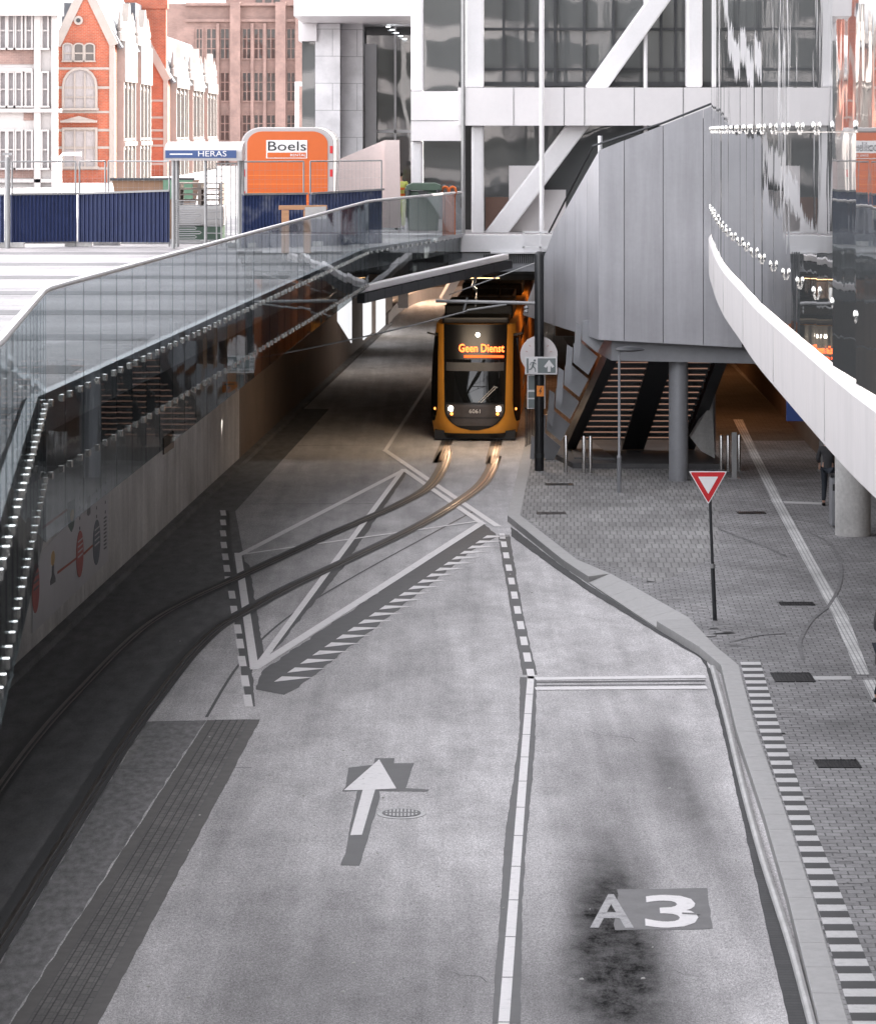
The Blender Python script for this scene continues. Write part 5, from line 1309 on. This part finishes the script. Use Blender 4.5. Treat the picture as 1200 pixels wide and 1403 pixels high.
def brick_house(name, label, YF, xl, xr, depth, eave, apex, bays):
    """gable end to the camera (-Y), sunny street front to +X"""
    X0, X1 = (xl - 600) * YF / F, (xr - 600) * YF / F
    o = thing(name, label, 'house', ((X0 + X1) / 2, YF, Zs)); W = X1 - X0
    mb = MB(); gm = W * .5
    mb.prism([(X0, YF, Zs), (X1, YF, Zs), (X1, YF, eave), (X0 + gm, YF, apex), (X0, YF, eave)], (0, depth, 0)); mb.build('wall', 'brick', o)
    r = MB(); t = .18
    for s_, xa in ((-1, X0), (1, X1)):
        dx = Vector((xa + s_ * .25 - (X0 + gm), 0, eave - .2 - apex))
        n_ = Vector((-dx.z, 0, dx.x)).normalized() * (t if s_ < 0 else -t)
        if n_.z < 0: n_ = -n_
        a0 = Vector((X0 + gm, YF + .35, apex + .02)); r.hexa([a0, a0 + dx, a0 + dx + Vector((0, depth - .35, 0)), a0 + Vector((0, depth - .35, 0))], [a0 + n_, a0 + dx + n_, a0 + dx + n_ + Vector((0, depth - .35, 0)), a0 + n_ + Vector((0, depth - .35, 0))])
    ro = r.build('roof', 'slate', o)
    f = Face((X0, YF, 0), (1, 0, 0), (0, -1, 0))
    cp = MB()
    for s_, xa in ((-1, 0), (1, W)):
        a_ = f.p(W / 2, apex + .1, 0); b_ = f.p(xa, eave, 0); cp.bar(a_, b_, .5, .22, (0, 1, 0))
    for z in (Zs + 1.2, Zs + 2.4, Zs + 3.6, Zs + 4.6, eave - 3.9, eave - 2.5, eave - 1.4): f.box(cp, 0, W, z, z + .14, .0, .03)
    f.box(cp, W - .28, W + .02, Zs, eave, .0, .06)
    cp.build('stone_trim', 'stone', o)
    # street front with tall stone bays, each under a small gable
    g = Face((X1, YF, 0), (0, 1, 0), (1, 0, 0)); bw = depth / bays
    bay = MB(); rec = MB()
    for k in range(bays):
        c = (k + .5) * bw; hw = bw * .36
        for (z0, z1) in ((Zs + .8, Zs + 3.4), (Zs + 4.2, Zs + 7.0)):
            for j in range(3):
                xx = c - hw + .3 + j * (2 * hw - .6) / 3
                g.window(o, xx + .12, xx + (2 * hw - .6) / 3 - .12, z0, z1, 'baystone', .2, 1, 2, 'window', .13, .3)
        b2 = MB()
        for j in range(4): xx = c - hw + .15 + j * (2 * hw - .3) / 3; g.box(b2, xx - .13, xx + .13, Zs, eave + .2, 0, .42)
        g.box(b2, c - hw, c + hw, Zs + 3.75, Zs + 4.0, 0, .5); g.box(b2, c - hw, c + hw, Zs + 7.5, eave + .3, 0, .5)
        g.poly(b2, [(c - hw, eave + .3), (c + hw, eave + .3), (c + hw * .55, eave + 1.3), (c + hw * .3, eave + 1.5), (c + .15, eave + 2.6), (c - .15, eave + 2.6), (c - hw * .3, eave + 1.5), (c - hw * .55, eave + 1.3)], 0, .4)
        b2.build('stone_bay', 'baystone', o)
        for xx in (c - hw, c + hw):
            p = g.p(xx, eave + .3, .2); MB().lathe([(.2, p.z), (.2, p.z + .5), (.12, p.z + .55), (.2, p.z + .75), (.02, p.z + 1.9)], p.x, p.y, 8).build('pinnacle', 'stone', o)
    return o, f, W, eave, apex
h1, f, W, ev, ap = brick_house('brick_house', 'red brick gabled house with arched window beside the white building', 180, 78, 157, 20, gq(0, 62, 180), gq(0, -18, 180), 2)
px = lambda x: (x - 78) * 180 / F
f.window(h1, px(89), px(131), gq(0, 148, 180), gq(0, 118, 180), 'stone', .95, 3, 2, 'curtain', .14, .14)
f.window(h1, px(89), px(131), gq(0, 228, 180), gq(0, 178, 180), 'stone', 0, 3, 2, 'curtain', .14, .14)
for x in (88, 103, 118): f.window(h1, px(x), px(x + 11), gq(0, 83, 180), gq(0, 63, 180), 'stone', .1, 1, 2, 'curtain' if x == 88 else 'window', .08, .12)
mb = MB(); f.box(mb, px(84), px(134), gq(0, 168, 180), gq(0, 165, 180), 0, .4); mb.prism([f.p(px(86), gq(0, 165, 180)), f.p(px(109), gq(0, 159, 180)), f.p(px(132), gq(0, 165, 180))], (0, -.3, 0)); mb.build('hood_mould', 'stone', h1)
c_ = f.p(px(108), gq(0, 28, 180), .05)
disc_mb(c_ - Vector((0, .03, 0)), .26, .06, 20).build('round_window', 'stone', h1); disc_mb(c_ - Vector((0, .05, 0)), .13, .04, 16).build('pane', 'black', [c for c in h1.children if c.name.startswith('round_window')][0])
h2, f, W, ev, ap = brick_house('brick_house', 'second red brick house with tall chimney wall, further down the street', 205, 150, 230, 42, gq(0, 110, 205), gq(0, 40, 205), 3)
mb = MB(); f.box(mb, .1, W - .1, gq(0, 110, 205), gq(0, 12, 205), -.6, .02); f.box(mb, .0, W, gq(0, 12, 205), gq(0, -30, 205), -.7, .1); mb.build('chimney', 'brick', h2)
mb = MB(); f.box(mb, -1.6, W - .6, gq(0, 75, 205), gq(0, 58, 205), -2, .01); mb.build('lead_roof', 'slate', h2)
# link range between the two houses, set back
o = thing('brick_house', 'narrow brick link with slate mansard between the two red houses', 'house', (-21, 201, Zs))
MB().box(-24, -18.9, 200.2, 204.8, Zs, gq(0, 70, 202)).build('wall', 'brick', o); MB().box(-24, -19.3, 200.4, 204.6, gq(0, 70, 202), gq(0, 5, 202)).build('roof', 'slate', o)
g = Face((-18.9, 200.2, 0), (0, 1, 0), (1, 0, 0)); g.window(o, .8, 1.6, Zs + 4.2, Zs + 6.6, 'stucco', .2, 1, 2); g.window(o, 2.8, 3.6, Zs + 4.2, Zs + 6.6, 'stucco', .2, 1, 2); g.window(o, .8, 1.6, Zs + 1, Zs + 3.2, 'stucco', .2, 1, 2)
# white building at far left
YW = 165.; X1 = (80 - 600) * YW / F
wb = thing('white_building', 'white stuccoed building with tall narrow windows at the left edge', 'building', (X1, YW, Zs))
MB().prism([(X1 - 22, YW, Zs), (X1, YW, Zs), (X1 * (YW + 12) / YW, YW + 12, Zs), (X1 - 22, YW + 12, Zs)], (0, 0, gq(0, 4, YW) - Zs)).build('wall', 'stucco', wb)
f = Face((X1 - 22, YW, 0), (1, 0, 0), (0, -1, 0)); px = lambda x: (x - 600) * YW / F - (X1 - 22)
mb = MB()
f.box(mb, 0, 22.3, gq(0, 22, YW), gq(0, 2, YW), 0, .7); f.box(mb, 0, 22.2, gq(0, 154, YW), gq(0, 149, YW), 0, .4); f.box(mb, 0, 22.2, gq(0, 250, YW), gq(0, 245, YW), 0, .3)
f.box(mb, px(48), px(57), Zs, gq(0, 22, YW), 0, .3); f.box(mb, px(72), px(80), Zs, gq(0, 22, YW), 0, .35); f.box(mb, 0, px(46), gq(0, 98, YW), gq(0, 94, YW), 0, .3)
mb.build('stone_trim', 'stucco', wb)
mb = MB()
f.box(mb, 0, px(47), gq(0, 88, YW), gq(0, 68, YW), .0, .05); f.box(mb, px(33), px(47), gq(0, 165, YW), gq(0, 155, YW), .0, .05); f.box(mb, 0, px(47), gq(0, 244, YW), gq(0, 232, YW), .0, .05)
mb.build('brick_band', 'brown', wb)
for x in (-8, 2, 13, 23.5, 37.5, 59.5):
    for (y0, y1) in ((66, 18), (145, 100), (230, 180)):
        f.window(wb, px(x), px(x + 6.5), gq(0, y0, YW), gq(0, y1, YW), 'stucco', 0, 1, 2, 'curtain', .09, .25)
# brown office
YO = 270.; fx0, fx1 = (255 - 600) * YO / F, (425 - 600) * YO / F
ob = thing('office_block', 'brown brick office block with tall piers behind the red houses', 'building', ((fx0 + fx1) / 2, YO, Zs))
MB().box(fx0 - 8, fx1, YO, YO + 20, Zs, gq(0, 5, YO)).build('wall', 'brown', ob)
f = Face((fx0, YO, 0), (1, 0, 0), (0, -1, 0)); px = lambda x: (x - 255) * YO / F
mb = MB()
for x0, x1 in ((316, 330), (378, 392), (405, 425)): f.box(mb, px(x0), px(x1), Zs, gq(0, 3, YO), 0, .7)
for x in (297, 344, 361): f.box(mb, px(x), px(x + 4), Zs, gq(0, 32, YO), 0, .35)
f.box(mb, 0, px(425), gq(0, 30, YO), gq(0, 26, YO), 0, .3); f.box(mb, 0, px(425), gq(0, 8, YO), gq(0, 4, YO), 0, .5)
mb.build('piers', 'brown', ob)
for x0, x1 in ((270, 277), (284, 296), (303, 314), (333, 344), (349, 360), (366, 377), (394, 404)):
    for y0, y1 in ((80, 40), (138, 100), (192, 158), (250, 212)):
        f.window(ob, px(x0), px(x1), gq(0, y0, YO), gq(0, y1, YO), 'brown', 0, 2, 3, 'window', .1, .1)
MB().box(fx0 + 3, fx1, YO + 6, YO + 18, gq(0, 5, YO), gq(0, -25, YO)).build('attic', 'brown', ob)
mb = MB(); f2 = Face((fx0, YO + 6, 0), (1, 0, 0), (0, -1, 0))
for x in (345, 358, 370): f2.box(mb, px(x), px(x + 9), gq(0, 3, YO), gq(0, -10, YO), 0, .05)
mb.build('attic_window', 'window', ob)
# unseen building added behind the viewer for the glass to reflect
bb = thing('unseen_tower', 'unseen pale office tower with dark window bands, added behind the viewer', 'building', (0, -70, 0))
MB().box(-45, 50, -85, -70, 0, 22).build('wall', 'whitepanel', bb)  # body of the added unseen tower
for i in range(5):
    MB().box(-44, 49, -69.99, -69.8, 2.2 + i * 4, 4.6 + i * 4).build('unseen_window_band', 'facadeglass', bb)
for i in range(10): MB().box(-43 + i * 10, -41.5 + i * 10, -69.79, -69.3, 0, 22).build('pier', 'darksteel' if i % 2 else 'white', bb)

# ================================================================== PEOPLE
def skin_mesh(name, joints, edges, mat_, par, root=0, lvl=1):
    me = bpy.data.meshes.new(name); me.from_pydata([j[:3] for j in joints], edges, [])
    o = bpy.data.objects.new(name + '_tmp', me); COL.objects.link(o)
    sk = o.modifiers.new('s', 'SKIN'); sk.use_smooth_shade = True; sb = o.modifiers.new('u', 'SUBSURF'); sb.levels = lvl; sb.render_levels = lvl
    for i, j in enumerate(joints):
        d = me.skin_vertices[0].data[i]; rx = j[3]; ry = j[4] if len(j) > 4 else rx; d.radius = (rx, ry); d.use_root = (i == root)
    dg = bpy.context.evaluated_depsgraph_get()
    m2 = bpy.data.meshes.new_from_object(o.evaluated_get(dg)); m2.name = name
    bpy.data.objects.remove(o); m2.materials.clear(); m2.materials.append(MT[mat_])
    for p in m2.polygons: p.use_smooth = True
    ob = bpy.data.objects.new(name, m2); COL.objects.link(ob); ob.parent = par
    return ob
def person(label, loc, yaw, top, legs, coat=False, vest=None, bend=.12, group=None, hair='hair', stride=.1, s=1.0):
    o = thing('person', label, 'person', loc, yaw)
    J = [(0, 0, .94, .11, .085), (0, 0, 1.12, .12, .09), (0, 0, 1.32, .15, .10), (0, 0, 1.46, .06, .055), (0, -.01, 1.55, .06, .06), (0, -.015, 1.64, .085, .1), (0, -.01, 1.73, .06, .07)]
    E_ = [(0, 1), (1, 2), (2, 3), (3, 4), (4, 5), (5, 6)]
    hands = []
    for sd in (-1, 1):
        b = len(J); fw = stride * sd
        J += [(sd * .095, 0, .88, .085), (sd * .1, -fw * .6, .5, .058), (sd * .1, fw, .1, .04), (sd * .11, fw - .13, .045, .035)]
        E_ += [(0, b), (b, b + 1), (b + 1, b + 2), (b + 2, b + 3)]
        b = len(J)
        J += [(sd * .18, 0, 1.4, .055), (sd * .235, .02, 1.14, .042), (sd * .235, -bend, .93 + bend * .6, .03), (sd * .235, -bend - .03, .86 + bend * .7, .034, .018)]
        E_ += [(2, b), (b, b + 1), (b + 1, b + 2), (b + 2, b + 3)]
        for k, (dx, ln) in enumerate(((-.027, .075), (-.009, .085), (.009, .08), (.027, .062))):
            c = len(J); hz = .83 + bend * .7
            J += [(sd * .235 + dx, -bend - .04, hz, .009), (sd * .235 + dx, -bend - .06, hz - ln, .007)]; E_ += [(b + 3, c), (c, c + 1)]
        c = len(J); J += [(sd * .2, -bend - .05, .86 + bend * .7, .01), (sd * .195, -bend - .075, .82 + bend * .7, .008)]; E_ += [(b + 3, c), (c, c + 1)]
    skin_mesh('body', J, E_, 'skin', o)
    MB().ell((0, -.11, 1.63), .014, .02, .022, 8, 6).build('nose', 'skin', o, smooth=True)
    for sd in (-1, 1):
        MB().ell((sd * .034, -.1, 1.665), .012, .008, .008, 8, 6).build('eye', 'hair', o, smooth=True)
    hm = MB().ell((0, .012, 1.69), .1, .115, .1, 14, 10); hm.build('hair', hair, o, smooth=True)
    T = [(0, 0, .8, .165, .13), (0, 0, 1.12, .14, .105), (0, 0, 1.32, .165, .115), (0, 0, 1.44, .085, .075)]
    TE = [(0, 1), (1, 2), (2, 3)]
    if coat: T[0] = (0, 0, .95, .17, .13); T += [(0, .01, .5, .21, .17)]; TE += [(0, 4)]
    for sd in (-1, 1):
        b = len(T); T += [(sd * .185, 0, 1.4, .075), (sd * .245, .02, 1.14, .06), (sd * .24, -bend, .95 + bend * .6, .045)]
        TE += [(2, b), (b, b + 1), (b + 1, b + 2)]
    skin_mesh('coat' if coat else 'jacket', T, TE, top, o)
    Lg = [(0, 0, .93, .14, .11)]; LE = []
    for sd in (-1, 1):
        b = len(Lg); fw = stride * sd
        Lg += [(sd * .095, 0, .86, .1), (sd * .1, -fw * .6, .5, .074), (sd * .1, fw, .11, .055)]; LE += [(0, b), (b, b + 1), (b + 1, b + 2)]
        MB().ell((sd * .105, fw - .06, .045), .052, .13, .045, 12, 8).build('shoe', 'shoe', o, smooth=True)
    skin_mesh('trousers', Lg, LE, legs, o)
    if vest:
        for z in (1.02, 1.2): MB().lathe([(.155, z), (.16, z + .07)], 0, 0, 16).build('vest_band', vest, o)
    for ch in o.children: ch.matrix_parent_inverse = Matrix()
    return o
p = G(1134, 693, PH); m1 = person('person in dark jacket and jeans standing beyond the thick column, seen from behind', (p.x, p.y, .15), math.pi * .9, 'coat', 'jeans', stride=.06)
pg = G(1213, 964, PH); m2 = person('person in long dark grey coat at the right edge of the pavement', (pg.x - .02, pg.y, .15), math.pi * .62, 'coat2', 'jeans', coat=True, bend=.22)
p = Q(548, 300, 94); m3 = person('site worker in yellow and orange safety jacket behind the plaster slab', (p.x, 94, ZG), math.pi, 'hivis', 'hivis', vest='hivisorange')
bg = thing('shoulder_bag', 'dark bag hanging at the side of the person beyond the column', 'bag', (m1.location.x + .2, m1.location.y - .1, .95))
bl = Vector(bg.location); MB().box(bl.x - .06, bl.x + .2, bl.y - .16, bl.y + .1, bl.z - .12, bl.z + .22).build('bag_body', 'coat', bg, bevel=.04)
MB().tube([bl + Vector((.06, -.03, .22)), bl + Vector((0, 0, .5))], .012, 6).build('strap', 'shoe', bg)

# ================================================================== LIGHT, SKY, CAMERA
el, az = math.radians(33), math.atan2(.86, .36)
to = Vector((math.sin(az) * math.cos(el), math.cos(az) * math.cos(el), math.sin(el)))
S = bpy.data.lights.new('sun', 'SUN'); S.energy = 2.0; S.angle = math.radians(.5); S.color = (1., .93, .85)
so = bpy.data.objects.new('sun', S); COL.objects.link(so); so.rotation_euler = (-to).to_track_quat('-Z', 'Y').to_euler(); so.location = (60, 40, 60)
w = bpy.data.worlds.new('World'); C.world = w; w.use_nodes = True
nt = w.node_tree; bg_ = nt.nodes['Background']; sk = nt.nodes.new('ShaderNodeTexSky'); sk.sky_type = 'NISHITA'; sk.sun_disc = False
sk.sun_elevation = el; sk.sun_rotation = az; sk.dust_density = 2.5; sk.ozone_density = .6
hs = nt.nodes.new('ShaderNodeHueSaturation'); hs.inputs['Saturation'].default_value = .18; nt.links.new(sk.outputs[0], hs.inputs['Color']); tn = nt.nodes.new('ShaderNodeMix'); tn.data_type = 'RGBA'; tn.blend_type = 'MULTIPLY'; tn.inputs[0].default_value = 1.; tn.inputs[7].default_value = (1.03, .99, .985, 1); nt.links.new(hs.outputs[0], tn.inputs[6]); nt.links.new(tn.outputs[2], bg_.inputs[0]); bg_.inputs[1].default_value = .15
cam = bpy.data.cameras.new('camera'); co = bpy.data.objects.new('camera', cam); COL.objects.link(co)
co.location = (0, 0, H); co.rotation_euler = (math.pi / 2, 0, 0)
cam.sensor_fit = 'VERTICAL'; cam.sensor_height = 36.; cam.lens = 36. * F / 1403.; cam.shift_y = -(701.5 - YH) / 1403.; cam.shift_x = 0
cam.clip_start = .5; cam.clip_end = 2000
cam.dof.use_dof = True; cam.dof.focus_distance = 60; cam.dof.aperture_fstop = 6.3
C.camera = co
C.view_settings.view_transform = 'Standard'; C.view_settings.look = 'None'; C.view_settings.exposure = 3.1; C.view_settings.gamma = 1.
C.cycles.use_denoising = True; C.cycles.max_bounces = 8; C.cycles.diffuse_bounces = 4; C.cycles.glossy_bounces = 5; C.cycles.transparent_max_bounces = 24
C.cycles.caustics_reflective = False; C.cycles.caustics_refractive = False; C.cycles.sample_clamp_indirect = 6
